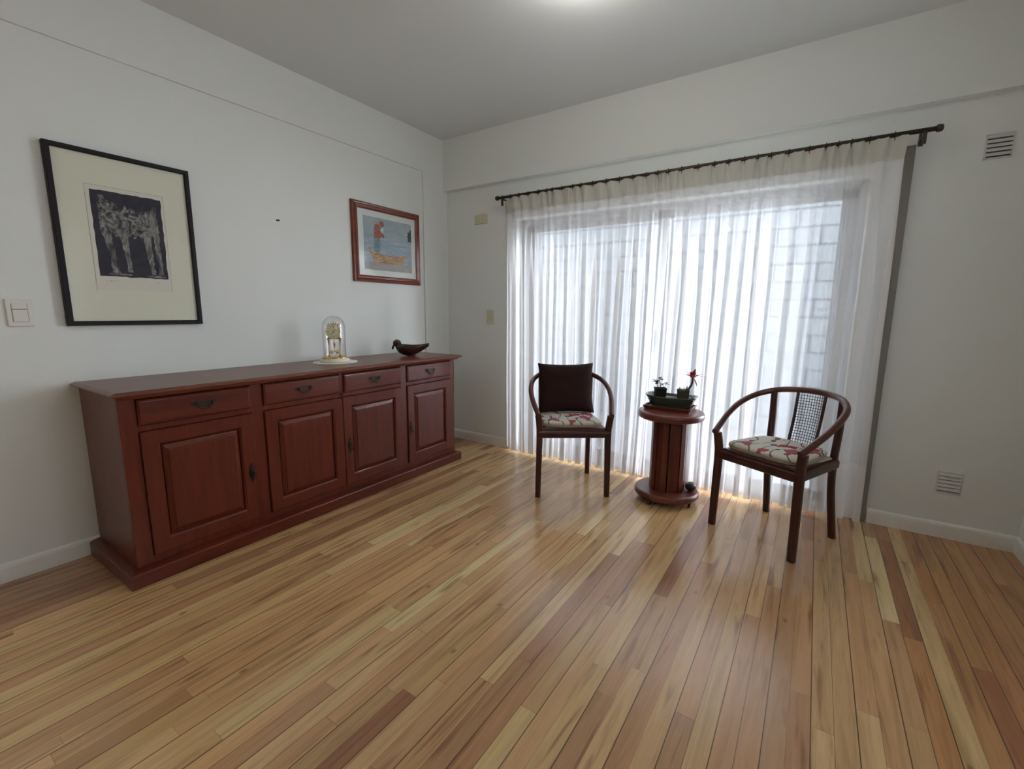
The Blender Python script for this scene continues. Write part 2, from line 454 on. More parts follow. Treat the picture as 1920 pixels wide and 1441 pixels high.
def emis(name, col, st):
    m, nt, b = new_mat(name)
    b.inputs['Base Color'].default_value = (0.8, 0.8, 0.78, 1)
    b.inputs['Emission Color'].default_value = (*col, 1)
    b.inputs['Emission Strength'].default_value = st
    return m
M['lampglass'] = emis('lit_opal_glass', (1.0, 0.95, 0.88), 115.0)
M['fill_glow'] = emis('added_fill_bulb_glass', (1.0, 0.95, 0.88), 150.0)  # glow of the fill bulb added behind the camera

# ------------------------------------------------------------------ mesh helpers
class MB:
    def __init__(s):
        s.bm = bmesh.new()
        s.mi = 0
    def _face(s, vs, smooth=False):
        try:
            f = s.bm.faces.new(vs)
        except ValueError:
            return None
        f.material_index = s.mi
        f.smooth = smooth
        return f
    def box(s, a, b, bev=0.0, seg=2):
        x0, y0, z0 = a
        x1, y1, z1 = b
        vs = [s.bm.verts.new(p) for p in ((x0, y0, z0), (x1, y0, z0), (x1, y1, z0), (x0, y1, z0), (x0, y0, z1), (x1, y0, z1), (x1, y1, z1), (x0, y1, z1))]
        fs = []
        for idx in ((0, 3, 2, 1), (4, 5, 6, 7), (0, 1, 5, 4), (1, 2, 6, 5), (2, 3, 7, 6), (3, 0, 4, 7)):
            fs.append(s._face([vs[i] for i in idx]))
        if bev > 0:
            es = list({e for f in fs for e in f.edges})
            bmesh.ops.bevel(s.bm, geom=es, offset=bev, segments=seg, affect='EDGES', profile=0.5)
        return s
    def rings(s, rings, close=True, cap0=True, cap1=True, smooth=True):
        vr = [[s.bm.verts.new(p) for p in r] for r in rings]
        n = len(vr[0])
        for a, b in zip(vr[:-1], vr[1:]):
            for i in range(n if close else n-1):
                j = (i+1) % n
                s._face([a[i], a[j], b[j], b[i]], smooth)
        if cap0:
            s._face(list(reversed(vr[0])))
        if cap1:
            s._face(vr[-1])
        return vr
    def lathe(s, prof, c=(0, 0, 0), seg=32, cap0=True, cap1=True, smooth=True, axis='Z'):
        rings = []
        for r, h in prof:
            ring = []
            for i in range(seg):
                t = 2*pi*i/seg
                if axis == 'Z':
                    ring.append((c[0]+r*math.cos(t), c[1]+r*math.sin(t), c[2]+h))
                elif axis == 'X':
                    ring.append((c[0]+h, c[1]+r*math.cos(t), c[2]+r*math.sin(t)))
                else:
                    ring.append((c[0]+r*math.sin(t), c[1]+h, c[2]+r*math.cos(t)))
            rings.append(ring)
        s.rings(rings, True, cap0, cap1, smooth)
        return s
    def tube(s, pts, rad, seg=10, cap=True, rad2=None, up=Vector((0, 0, 1))):
        P = [Vector(p) for p in pts]
        n = len(P)
        if not isinstance(rad, (list, tuple)):
            rad = [rad]*n
        if rad2 is None:
            rad2 = rad
        elif not isinstance(rad2, (list, tuple)):
            rad2 = [rad2]*n
        rings = []
        for i, p in enumerate(P):
            t = (P[min(i+1, n-1)] - P[max(i-1, 0)]).normalized()
            u = up if abs(t.dot(up)) < 0.95 else Vector((0, 1, 0))
            a = t.cross(u).normalized()
            b_ = a.cross(t).normalized()
            rings.append([p + a*rad[i]*math.cos(2*pi*k/seg) + b_*rad2[i]*math.sin(2*pi*k/seg) for k in range(seg)])
        s.rings(rings, True, cap, cap)
        return s
    def prism(s, poly, axis, a, b):
        """poly of 2-D points, extruded along axis (0,1,2) from a to b"""
        def mk(p, h):
            if axis == 0: return (h, p[0], p[1])
            if axis == 1: return (p[0], h, p[1])
            return (p[0], p[1], h)
        s.rings([[mk(p, a) for p in poly], [mk(p, b) for p in poly]], True, True, True, False)
        return s
    def ball(s, c, r, seg=14, sx=1, sy=1, sz=1):
        prof = [(max(1e-4, math.sin(pi*i/(seg//2))), -math.cos(pi*i/(seg//2))) for i in range(seg//2+1)]
        rings = [[(c[0]+r*sx*q*math.cos(2*pi*k/seg), c[1]+r*sy*q*math.sin(2*pi*k/seg), c[2]+r*sz*h) for k in range(seg)] for q, h in prof]
        s.rings(rings, True, True, True, True)
        return s
    def build(s, name, mats, parent=None, loc=(0, 0, 0), rot=None, fix=True, **props):
        if fix:
            bmesh.ops.recalc_face_normals(s.bm, faces=s.bm.faces)
        me = bpy.data.meshes.new(name)
        s.bm.to_mesh(me)
        s.bm.free()
        for m in (mats if isinstance(mats, (list, tuple)) else [mats]):
            me.materials.append(M[m] if isinstance(m, str) else m)
        o = bpy.data.objects.new(name, me)
        COL.objects.link(o)
        o.location = loc
        if rot:
            o.rotation_euler = rot
        if parent:
            o.parent = parent
        for k, v in props.items():
            o[k] = v
        return o

def thing(name, label, cat, loc=(0, 0, 0), rz=0.0, group=None):
    o = bpy.data.objects.new(name, None)
    o.empty_display_size = 0.1
    COL.objects.link(o)
    o.location = loc
    o.rotation_euler = (0, 0, rz)
    o['label'] = label
    o['category'] = cat
    if group:
        o['group'] = group
    return o

def tag(o, label, cat, group=None):
    o['label'] = label
    o['category'] = cat
    if group:
        o['group'] = group
    return o

def struct(name, mb, mats, parent=None):
    o = mb.build(name, mats, parent)
    o['kind'] = 'structure'
    return o

def dup(root, loc, rz, label, group=None):
    r = root.copy(); COL.objects.link(r)
    r.location = loc; r.rotation_euler = (0, 0, rz)
    r['label'] = label
    if group: r['group'] = group
    for ch in list(root.children):
        c = ch.copy(); COL.objects.link(c); c.parent = r
        for g in list(ch.children):
            d = g.copy(); COL.objects.link(d); d.parent = c
    return r

def bez(pts, n=8):
    """Catmull-Rom through points"""
    P = [Vector(p) for p in pts]
    out = []
    for i in range(len(P)-1):
        p0 = P[max(i-1, 0)]; p1 = P[i]; p2 = P[i+1]; p3 = P[min(i+2, len(P)-1)]
        for k in range(n):
            t = k/n
            out.append(0.5*((2*p1)+(-p0+p2)*t+(2*p0-5*p1+4*p2-p3)*t*t+(-p0+3*p1-3*p2+p3)*t*t*t))
    out.append(P[-1])
    return out

# ------------------------------------------------------------------ the room
XR, YB, YF, H = 3.90, 0.01, -6.2, 2.717
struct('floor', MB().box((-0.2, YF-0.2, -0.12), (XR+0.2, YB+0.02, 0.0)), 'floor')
struct('ceiling', MB().box((-0.2, YF-0.2, H), (XR+0.2, YB+0.25, H+0.15)), 'ceiling')
RX = -0.014
struct('wall_left', MB().box((RX-0.18, YF-0.2, 0), (RX, YB+0.02, H)), 'wall')
# shallow beam and corner pier framing the left wall
poly = [(YF, 2.398), (-0.296, 2.398), (-0.296, 0.0), (YB, 0.0), (YB, H), (YF, H)]
struct('trim_1', MB().prism(poly, 0, RX-0.002, 0.0), 'wall')
# window wall with opening
OX0, OX1, OZ1, WT = 0.76, 3.10, 1.985, 0.22
mb = MB()
mb.box((RX-0.18, YB, 0), (OX0, YB+WT, H))
mb.box((OX1, YB, 0), (XR+0.15, YB+WT, H))
mb.box((OX0, YB, OZ1), (OX1, YB+WT, H))
struct('wall_back', mb, 'wall')
struct('trim_2', MB().box((0.0, YB-0.052, 2.287), (XR, YB+0.002, H)), 'wall')
# right wall with an invented window out of view to light the left wall
WY0, WY1, WZ0, WZ1 = -2.7, -1.6, 1.0, 2.15
mb = MB()
mb.box((XR, WY1, 0), (XR+0.15, YB+WT, H))
mb.box((XR, YF-0.2, 0), (XR+0.15, WY0, H))
mb.box((XR, WY0, 0), (XR+0.15, WY1, WZ0))
mb.box((XR, WY0, WZ1), (XR+0.15, WY1, H))
struct('wall_right', mb, 'wall')
struct('wall_front', MB().box((RX-0.18, YF-0.2, 0), (XR+0.15, YF, H)), 'wall')

def baseboard(name, p0, p1, nrm):
    """profile swept from p0 to p1; nrm = unit vector into the room"""
    prof = [(0, 0), (0.013, 0), (0.014, 0.066), (0.012, 0.078), (0.006, 0.086), (0, 0.087)]
    mb = MB()
    mb.rings([[(p[0]+nrm[0]*d, p[1]+nrm[1]*d, z) for d, z in prof] for p in (p0, p1)], True, True, True, False)
    return struct(name, mb, 'base')
baseboard('baseboard_left', (RX, YF), (RX, YB), (1, 0))
mbo = baseboard('baseboard_back', (0.0, YB), (0.705, YB), (0, -1))
baseboard('baseboard_back', (3.275, YB), (XR, YB), (0, -1))
baseboard('baseboard_right', (XR, YB), (XR, YF), (-1, 0))

# sliding window / balcony door behind the curtains
win = bpy.data.objects.new('window_1', None); COL.objects.link(win); win['kind'] = 'structure'
fy0, fy1 = YB+0.09, YB+0.17
mb = MB()
mb.box((OX0, fy0, 0.0), (OX0+0.045, fy1, OZ1)); mb.box((OX1-0.045, fy0, 0.0), (OX1, fy1, OZ1))
mb.box((OX0, fy0, OZ1-0.045), (OX1, fy1, OZ1)); mb.box((OX0, fy0, -0.01), (OX1, fy1, 0.035))
mb.build('window_frame', 'alu', win)
def leaf(x0, x1, y0):
    mb = MB(); y1 = y0+0.03; w = 0.075
    mb.box((x0, y0, 0.035), (x0+w, y1, OZ1-0.045)); mb.box((x1-w, y0, 0.035), (x1, y1, OZ1-0.045))
    mb.box((x0, y0, 0.035), (x1, y1, 0.10)); mb.box((x0, y0, OZ1-0.10), (x1, y1, OZ1-0.045))
    o = mb.build('sliding_leaf', 'alu', win)
    MB().box((x0+w, y0+0.012, 0.10), (x1-w, y0+0.018, OZ1-0.10)).build('window_pane', 'pane', o)
    return o
l1 = leaf(OX0+0.045, 1.985, fy0+0.045)
l2 = leaf(1.915, OX1-0.045, fy0+0.008)
MB().box((1.925, fy0-0.02, 0.98), (1.945, fy0+0.008, 1.10), 0.004).build('window_handle', 'black', l2)
# frame of the added side window (right wall)
added_win = bpy.data.objects.new('added_window', None); COL.objects.link(added_win); added_win['kind'] = 'structure'
mb = MB()
mb.box((XR+0.04, WY0, WZ0), (XR+0.10, WY0+0.05, WZ1)); mb.box((XR+0.04, WY1-0.05, WZ0), (XR+0.10, WY1, WZ1))
mb.box((XR+0.04, WY0, WZ1-0.05), (XR+0.10, WY1, WZ1)); mb.box((XR+0.04, WY0, WZ0), (XR+0.10, WY1, WZ0+0.05))
mb.box((XR+0.04, (WY0+WY1)/2-0.03, WZ0), (XR+0.10, (WY0+WY1)/2+0.03, WZ1))
mb.build('window_frame', 'alu', added_win)
MB().box((XR+0.065, WY0+0.05, WZ0+0.05), (XR+0.072, WY1-0.05, WZ1-0.05)).build('window_pane', 'pane', added_win)

# patio outside
struct('patio', MB().box((-3.0, YB+0.02, -0.14), (8.0, 3.2, -0.02)), 'patio')
struct('wall_patio', MB().box((-1.0, 2.0, -0.14), (3.5, 2.2, 2.60)), 'blocks')

struct('added_sky_shield', MB().box((-1.0, YB+WT, 2.45), (5.0, 1.15, 2.62)), 'sky_shield')  # unseen slab added to keep sky light off the curtains and patio

# taupe strip on the wall at the right edge of the curtains
o = MB().box((3.225, YB-0.018, 0.0), (3.268, YB, 2.10), 0.002).build('trim_3', 'taupe')
o['kind'] = 'structure'

# ------------------------------------------------------------------ curtains and rod
ROD_Y, ROD_Z = -0.10, 2.138
def curtain(label, x0, x1, n, seed, jit, lean0=0.0, lean1=0.0, ret=False):
    t = thing('curtain', label, 'curtain', (0, 0, 0), 0, 'white voile curtains over the glass door')
    rnd = random.Random(seed)
    L = x1-x0
    # random pleat positions
    edges = [0.0]
    for i in range(n):
        edges.append(edges[-1] + 1 + rnd.uniform(-jit, jit))
    edges = [e/edges[-1] for e in edges]
    amps = [rnd.uniform(0.45, 1.25) for _ in range(n)]
    skw = [rnd.uniform(-1.4, 1.4) for _ in range(n)]
    mer = [rnd.uniform(-0.8, 0.8) for _ in range(n+1)]
    PER = 22
    NU = n*PER
    def pt(i, z):
        v = 1 - (z-0.02)/(2.10-0.02)          # 0 at top, 1 at floor
        k = min(i//PER, n-1); f = (i-k*PER)/PER
        # fold borders wander sideways with height
        e0 = edges[k]; e1 = edges[k+1]
        w0 = mer[k]*0.35/n*v*(0 if k == 0 else 1); w1 = mer[k+1]*0.35/n*v*(0 if k == n-1 else 1)
        s_ = (e0+w0)*(1-f) + (e1+w1)*f
        ph = 2*pi*f
        a_top = 0.012
        a_low = 0.026*amps[k]
        sm = min(1, max(0, (v-0.03)/0.35)); sm = sm*sm*(3-2*sm)
        edge = math.sin(pi*f)**2
        A = a_top*(1-sm) + a_low*sm
        y = -A*math.cos(ph)*1.0
        # shift so neighbours join at f=0/1: cos=1 there, use common amplitude
        yj = -(a_top*(1-sm)+0.030*sm)
        y = y*edge + yj*(1-edge)*math.cos(ph)
        Bx = (0.002*(1-sm) + 0.0165*sm*amps[k]*(edges[k+1]-edges[k])*n)
        x = x0 + L*s_ + Bx*math.sin(2*ph) - Bx*skw[k]*(1-math.cos(ph))*0.5*math.sin(ph)
        nz = noise.noise(Vector((x*3.1+seed, z*1.1, seed)))*0.010*sm
        nz2 = noise.noise(Vector((x*9+seed, z*0.8, 3.0)))*0.002
        x += noise.noise(Vector((s_*9+seed*3, z*0.9, 7.0)))*0.012*sm + lean0*v*(1-s_) + lean1*v*s_
        if ret and i < 2*PER:      # the outer edge turns back to the wall
            q = 1-i/(2*PER)
            q = q*q*(3-2*q)
            y = y*(1-q)+q*0.090
            x = x*(1-q*0.6)+(x0+0.004)*q*0.6
        return (x, ROD_Y+0.012+y+nz+nz2+0.01*v*(0 if ret and i < 2*PER else 1), z)
    def sheet(name, zs, mat):
        mb = MB()
        grid = [[mb.bm.verts.new(pt(i, z)) for i in range(NU+1)] for z in zs]
        for a, b in zip(grid[:-1], grid[1:]):
            for i in range(NU):
                mb._face([a[i], a[i+1], b[i+1], b[i]], True)
        return mb.build(name, mat, t, fix=False)
    sheet('sheer_panel', [2.018 - (2.018-0.36)*k/26 for k in range(27)], 'sheer')
    sheet('hem', [0.36 - (0.36-0.028)*k/6 for k in range(7)], 'hem')
    # heading: tight pinch pleats
    mb = MB()
    rows = []
    for z in (2.129, 2.118, 2.08, 2.04, 2.018):
        row = []
        for i in range(NU+1):
            p = Vector(pt(i, 2.018))
            k = (i % PER)/PER
            pin = abs(math.sin(pi*k))**0.5
            top = (z-2.018)/0.111
            fl = 0.004*math.sin(2*pi*k*2+z*40)
            row.append(mb.bm.verts.new((p.x + 0.006*top*math.sin(2*pi*k+1), p.y - 0.010*(1-pin)*math.sin(pi*top) + fl*top - 0.020*top, z + (0.003*math.sin(4*pi*k+seed) if z > 2.11 else 0))))
        rows.append(row)
    for a, b in zip(rows[:-1], rows[1:]):
        for i in range(NU):
            mb._face([a[i], a[i+1], b[i+1], b[i]], True)
    mb.build('heading_tape', 'heading', t, fix=False)
    # rings
    for k in range(0, n, 1):
        xx = x0 + L*(edges[k]+edges[k+1])/2
        mb = MB()
        pts = [(xx, ROD_Y+0.0155*math.cos(a), ROD_Z+0.0155*math.sin(a)) for a in [2*pi*j/14 for j in range(14)]]
        rr = [[(p[0]+0.0022*math.cos(b), ROD_Y+(p[1]-ROD_Y)*(1+0.14*math.sin(b)), ROD_Z+(p[2]-ROD_Z)*(1+0.14*math.sin(b))) for b in (0, 1.57, 3.14, 4.71)] for p in pts]
        rr.append(rr[0])
        mb.rings(rr, True, False, False)
        mb.tube([(xx, ROD_Y, ROD_Z-0.016), (xx, ROD_Y-0.004, 2.112)], 0.0014, 6)
        mb.build('curtain_ring', 'bronze', t)
    return t
curtain('left panel of the sheer white curtains, behind the chair with the brown cushion', 0.664, 1.981, 16, 3, 0.45, 0.01, -0.042, True)
curtain('right panel of the sheer white curtains, behind the cane-backed chair', 1.982, 3.216, 15, 11, 0.50, -0.04, 0.020)

t = thing('curtain_rod', 'long dark metal curtain rod above the glass door', 'curtain rod', (0, 0, 0))
MB().tube([(0.655, ROD_Y, ROD_Z), (3.325, ROD_Y, ROD_Z)], 0.0115, 14).build('rod', 'iron', t)
for x, s_ in ((0.655, -1), (3.325, 1)):
    MB().lathe([(0.0125, 0), (0.017, 0.002*s_), (0.0185, 0.012*s_), (0.016, 0.024*s_), (0.010, 0.028*s_)], (x, ROD_Y, ROD_Z), 18, axis='X').build('finial', 'iron', t)
for x in (0.695, 1.980, 3.285):
    mb = MB()
    mb.box((x-0.009, ROD_Y-0.016, ROD_Z-0.016), (x+0.009, ROD_Y+0.014, ROD_Z-0.008), 0.001)
    mb.box((x-0.007, ROD_Y-0.004, ROD_Z-0.018), (x+0.007, YB, ROD_Z-0.010), 0.001)
    mb.box((x-0.008, ROD_Y-0.010, ROD_Z-0.065), (x+0.008, ROD_Y+0.002, ROD_Z-0.008), 0.001)
    mb.box((x-0.010, YB-0.006, ROD_Z-0.045), (x+0.010, YB, ROD_Z+0.02), 0.001)
    mb.build('bracket', 'iron', t)

# ------------------------------------------------------------------ ceiling lamps
def ceiling_lamp(loc, label, mat):
    x, y, z = loc
    t = thing('ceiling_lamp', label, 'lamp', (x, y, H), 0, None)
    MB().lathe([(0.050, 0.0), (0.050, -0.012), (0.030, -0.022), (0.022, -0.050), (0.018, -0.062)], (0, 0, 0), 28).build('lamp_base', 'base', t)
    MB().ball((0, 0, z-H), 0.040, 24).build('bulb', mat, t)
    return t
ceiling_lamp(LAMP1, 'lit ceiling bulb above the middle of the floor', 'lampglass')
ceiling_lamp(FILL_LAMP, 'added unseen fill bulb on the ceiling at the rear of the room', 'fill_glow')

# ------------------------------------------------------------------ sideboard
sb = thing('sideboard', 'long cherry-red wooden sideboard with four doors and four drawers against left wall', 'sideboard', (0.28, -1.58, 0.0))
OXS, OYS = 0.28, -1.58
def sx_(p):
    return (p[0]-OXS, p[1]-OYS, p[2])
FX = 0.503
mb = MB()
mb.box(sx_((0.002, -2.655, 0.07)), sx_((FX-0.018, -0.505, 0.846)), 0.002)
# face frame
mb.box(sx_((FX-0.018, -2.655, 0.07)), sx_((FX, -2.592, 0.846)), 0.0015)
mb.box(sx_((FX-0.018, -0.555, 0.07)), sx_((FX, -0.505, 0.846)), 0.0015)
for a, b in ((-2.112, -2.050), (-1.078, -1.026)):
    mb.box(sx_((FX-0.018, a, 0.07)), sx_((FX, b, 0.846)), 0.0015)
mb.box(sx_((FX-0.018, -1.580, 0.70)), sx_((FX, -1.552, 0.846)), 0.0015)
for a, b in ((-2.592, -2.112), (-2.050, -1.078), (-1.026, -0.555)):
    mb.box(sx_((FX-0.018, a, 0.07)), sx_((FX, b, 0.110)), 0.0015)
    mb.box(sx_((FX-0.018, a, 0.688)), sx_((FX, b, 0.713)), 0.0015)
    mb.box(sx_((FX-0.018, a, 0.833)), sx_((FX, b, 0.846)), 0.0015)
mb.build('carcass', 'cabinet_v', sb)
# plinth with moulded top edge
def moulded_slab(x1, y0, y1, prof, x0=0.002):
    """prof: list of (inset, z); three moulded sides, straight back"""
    rings = []
    for ins, z in prof:
        rings.append([sx_((x0, y0+ins, z)), sx_((x1-ins, y0+ins, z)), sx_((x1-ins, y1-ins, z)), sx_((x0, y1-ins, z))])
    mb = MB(); mb.rings(rings, True, True, True, False)
    return mb
moulded_slab(0.551, -2.696, -0.480, [(0.004, 0.0), (0, 0.004), (0, 0.062), (0.004, 0.068), (0.012, 0.071), (0.026, 0.075), (0.038, 0.077)]).build('plinth', 'cabinet', sb)
moulded_slab(0.557, -2.684, -0.462, [(0.034, 0.838), (0.028, 0.843), (0.022, 0.850), (0.010, 0.853), (0.006, 0.857), (0.0, 0.859), (0.0, 0.863), (0.004, 0.868), (0.013, 0.871), (0.018, 0.8735)]).build('top', 'cabinet_top', sb)

def panel_rings(x, y0, y1, z0, z1, prof):
    """prof: list of (inset, x offset)"""
    return [[sx_((x+dx, y0+i, z0+i)), sx_((x+dx, y1-i, z0+i)), sx_((x+dx, y1-i, z1-i)), sx_((x+dx, y0+i, z1-i))] for i, dx in prof]
def bail_handle(parent, yc, zc):
    """dark metal batwing plate with hanging bail"""
    mb = MB()
    x = FX+0.014
    half = [(0, 0.010), (0.012, 0.016), (0.022, 0.011), (0.034, 0.018), (0.046, 0.012), (0.060, 0.010), (0.052, 0.001), (0.042, -0.006), (0.030, -0.004), (0.018, -0.012), (0.008, -0.008), (0, -0.014)]
    poly = half + [(-a, b) for a, b in reversed(half[1:-1])]
    mb.prism([(yc+a-OYS, zc+b) for a, b in poly], 0, x-OXS, x+0.0025-OXS)
    for s_ in (-1, 1):
        mb.ball((x+0.006-OXS, yc+0.034*s_-OYS, zc+0.004), 0.006, 10)
    pts = [(x+0.008+0.010*math.sin(a)-OXS, yc-0.034*math.cos(a)-OYS, zc+0.004-0.026*math.sin(a)) for a in [pi*k/14 for k in range(15)]]
    mb.tube(pts, [0.0026+0.0016*math.sin(pi*k/14) for k in range(15)], 8, up=Vector((1, 0, 0)))
    return mb.build('handle', 'bronze', parent)
for y0, y1 in ((-2.590, -2.114), (-2.048, -1.582), (-1.550, -1.080), (-1.024, -0.557)):
    mb = MB()
    mb.rings(panel_rings(FX-0.012, y0, y1, 0.715, 0.831, [(0, 0), (0, 0.018), (0.002, 0.022), (0.008, 0.0255), (0.013, 0.0262)]), True, True, True, False)
    d = mb.build('drawer', 'cabinet', sb)
    bail_handle(d, (y0+y1)/2+(0.02 if y0 < -2.1 else 0.0), 0.777)
def door(y0, y1, lock_y, lock_side):
    mb = MB()
    # frame with sunk moulding down to the groove
    pr = [(0, 0), (0, 0.020), (0.003, 0.024), (0.060, 0.024), (0.063, 0.021), (0.068, 0.018), (0.072, 0.008), (0.076, 0.006), (0.080, 0.006)]
    rings = panel_rings(FX-0.012, y0, y1, 0.112, 0.686, pr)
    mb.rings(rings, True, True, True, False)
    d = mb.build('door', 'cabinet_v', sb)
    mb = MB()
    pr = [(0.074, 0.004), (0.0745, 0.012), (0.078, 0.0145), (0.094, 0.022), (0.0955, 0.0245), (0.098, 0.025)]
    mb.rings(panel_rings(FX-0.012, y0, y1, 0.112, 0.686, pr), True, True, True, False)
    mb.build('raised_panel', 'cabinet_v', d)
    if lock_y is not None:
        mb = MB()
        pl = []
        for k in range(28):
            a = 2*pi*k/28
            r = 1 + 0.18*math.cos(4*a)
            pl.append((lock_y-OYS+0.0115*r*math.sin(a), 0.37+0.050*math.cos(a)*(1+0.05*math.cos(6*a))))
        mb.prism(pl, 0, FX+0.012-OXS, FX+0.0148-OXS)
        mb.ball((FX+0.017-OXS, lock_y-OYS, 0.385), 0.006, 10)
        pts = [(FX+0.020-OXS, lock_y-OYS+0.008*math.sin(a), 0.372+0.013*math.cos(a)) for a in [2*pi*k/14 for k in range(15)]]
        mb.tube(pts, 0.0022, 6, up=Vector((1, 0, 0)))
        mb.build('lock_plate', 'bronze', d)
        mb = MB()
        mb.tube([(FX+0.014-OXS, lock_y-OYS, 0.352), (FX+0.034-OXS, lock_y-OYS, 0.352)], 0.0022, 8)
        pts = [(FX+0.036-OXS, lock_y-OYS+0.0065*math.sin(a), 0.352+0.008*math.cos(a)) for a in [2*pi*k/12 for k in range(13)]]
        mb.tube(pts, 0.0018, 6, up=Vector((1, 0, 0)))
        mb.build('key', 'bronze', d)
door(-2.590, -2.114, -2.139, 1)
door(-2.048, -1.568, None, 0)
door(-1.566, -1.080, -1.530, 0)
door(-1.024, -0.557, -1.003, 0)

# ------------------------------------------------------------------ things on the sideboard
CX, CY, CZ = 0.215, -1.395, 0.8735
mb = MB()
ring0 = []; ring1 = []
for k in range(96):
    a = 2*pi*k/96
    r = 0.135 + 0.007*abs(math.sin(8*a)) + 0.003*math.sin(3*a)
    ring0.append((r*math.cos(a), r*1.05*math.sin(a), 0.0)); ring1.append((r*0.985*math.cos(a), r*1.035*math.sin(a), 0.0022+0.0014*math.sin(24*a)))
mb.rings([ring0, ring1, [(p[0]*0.8, p[1]*0.8, 0.003) for p in ring1]], True, True, True)
tag(mb.build('doily', 'lace', None, (CX, CY, CZ)), 'white crocheted lace doily lying under the glass-domed clock', 'doily')

ck = thing('anniversary_clock', 'small gold clock under a tall glass dome on the sideboard', 'clock', (CX, CY, CZ+0.003))
ck.rotation_euler = (0, 0, 0.90-pi/2+pi/2)
# local: dial faces +X after rotation; build with dial facing local -Y
ck.rotation_euler = (0, 0, math.radians(52))
MB().lathe([(0.090, 0), (0.097, 0.003), (0.099, 0.008), (0.097, 0.014), (0.092, 0.017), (0.090, 0.022), (0.086, 0.025)], seg=48).build('base', 'cream_enamel', ck)
MB().lathe([(0.086, 0.024), (0.088, 0.027), (0.083, 0.033), (0.078, 0.035), (0.070, 0.036)], seg=48).build('gold_ring', 'brass', ck)
mb = MB()
for s_ in (-1, 1):
    mb.lathe([(0.009, 0.036), (0.009, 0.042), (0.0045, 0.046), (0.0055, 0.075), (0.004, 0.10), (0.0055, 0.14), (0.008, 0.148), (0.008, 0.152)], (0.036*s_, 0.012, 0), 14)
mb.box((-0.046, 0.002, 0.152), (0.046, 0.022, 0.158), 0.001)
for s_ in (-1, 1):
    mb.ball((0.034*s_, 0.002, 0.162), 0.007, 10)
mb.build('pillars', 'brass', ck)
MB().lathe([(0.049, 0.030), (0.051, 0.024), (0.051, 0.004), (0.049, 0.0)], (0, -0.016, 0.203), 40, axis='Y').build('clock_case', 'brass', ck)
dl = MB().lathe([(0.0475, 0.0), (0.0475, -0.0015)], (0, -0.0165, 0.203), 40, axis='Y').build('dial', 'dial', ck)
mb = MB()
for k in range(12):
    a = 2*pi*k/12
    d_ = Vector((math.sin(a), 0, math.cos(a)))
    tn = Vector((math.cos(a), 0, -math.sin(a)))
    n_ = 1 if k % 3 else 2
    for q in range(n_):
        off = (q-(n_-1)/2)*0.0034
        c0 = Vector((0, -0.019, 0.203)) + d_*0.030 + tn*off
        c1 = Vector((0, -0.019, 0.203)) + d_*0.040 + tn*off
        mb.tube([c0, c1], 0.0011, 4, up=Vector((0, 1, 0)))
mb.build('hour_marks', 'ink', dl)
mb = MB()
for ang, ln, r in ((math.radians(40), 0.033, 0.0011), (math.radians(213), 0.023, 0.0016)):
    mb.tube([(-0.006*math.sin(ang), -0.021, 0.203-0.006*math.cos(ang)), (ln*math.sin(ang), -0.021, 0.203+ln*math.cos(ang))], [r, r*0.5], 6, up=Vector((0, 1, 0)))
mb.lathe([(0.003, 0), (0.003, -0.004)], (0, -0.019, 0.203), 12, axis='Y')
mb.build('hands', 'ink', dl)
mb = MB()
for k in range(9):
    a = math.radians(-62+15.5*k)
    hh = 0.012+0.010*(math.cos(a*2.2) if k % 2 == 0 else 0.3)
    cx_, cz_ = 0.047*math.sin(a), 0.203+0.047*math.cos(a)
    mb.tube([(cx_, 0, cz_), (cx_+hh*math.sin(a)*0.7, 0, cz_+hh*0.95)], [0.005, 0.0016], 8, up=Vector((0, 1, 0)))
    mb.ball((cx_+hh*math.sin(a)*0.7, 0, cz_+hh*0.95), 0.0028, 8)
mb.build('crown_ornament', 'brass', ck)
mb = MB()
mb.tube([(0, 0.004, 0.155), (0, 0.004, 0.062)], 0.0012, 6)
mb.ball((0, 0.004, 0.118), 0.008, 10, sz=1.7)
mb.ball((0, 0.004, 0.100), 0.006, 10)
for k in range(4):
    a = pi/4+k*pi/2
    p = (0.026*math.cos(a), 0.004+0.026*math.sin(a), 0.064)
    mb.tube([(0, 0.004, 0.070), p], 0.0018, 6)
    mb.ball(p, 0.0105, 14)
mb.build('pendulum', 'brass', ck)
prof = [(0.072, 0.036), (0.074, 0.040), (0.074, 0.235)]
for k in range(1, 13):
    a = pi/2*k/12
    prof.append((max(0.0005, 0.074*math.cos(a)), 0.235+0.074*math.sin(a)))
MB().lathe(prof, seg=48, cap0=False).build('glass_dome', 'dome', ck)

# carved duck dish
dk = thing('duck_dish', 'dark carved wooden bowl shaped like a duck on right end of sideboard', 'bowl', (0.30, -0.775, CZ), math.radians(33.7))
mb = MB()
Lh = 0.112
def hull(u, inset, zoff):
    """u in -1 (breast) .. 1 (tail)"""
    w = 0.070*(1-abs(u)**2.2)**0.62 if abs(u) < 1 else 0
    w = max(w*(1-0.25*max(0, u)), 0.0015)
    rim = 0.082+0.020*max(0, u)**2+0.010*max(0, -u)**1.5
    bot = 0.001 + 0.078*max(0, u)**1.45 + 0.040*max(0, -u)**3
    w = max(0.001, w-inset)
    pts = []
    for k in range(13):
        a = pi*k/12
        yy = -w*math.cos(a)
        zz = rim - (rim-bot-zoff)*math.sin(a)**0.8
        if zz < bot+zoff: zz = bot+zoff
        pts.append(((u*Lh) + (0.03 if u > 0 else 0)*u, yy, zz))
    return pts
us = [-0.98, -0.9, -0.75, -0.55, -0.3, 0, 0.25, 0.5, 0.7, 0.85, 0.95, 1.0]
outer = [hull(u, 0, 0) for u in us]
inner = [hull(u*0.93, 0.006, 0.010) for u in us]
vo_ = [[mb.bm.verts.new(p) for p in r] for r in outer]
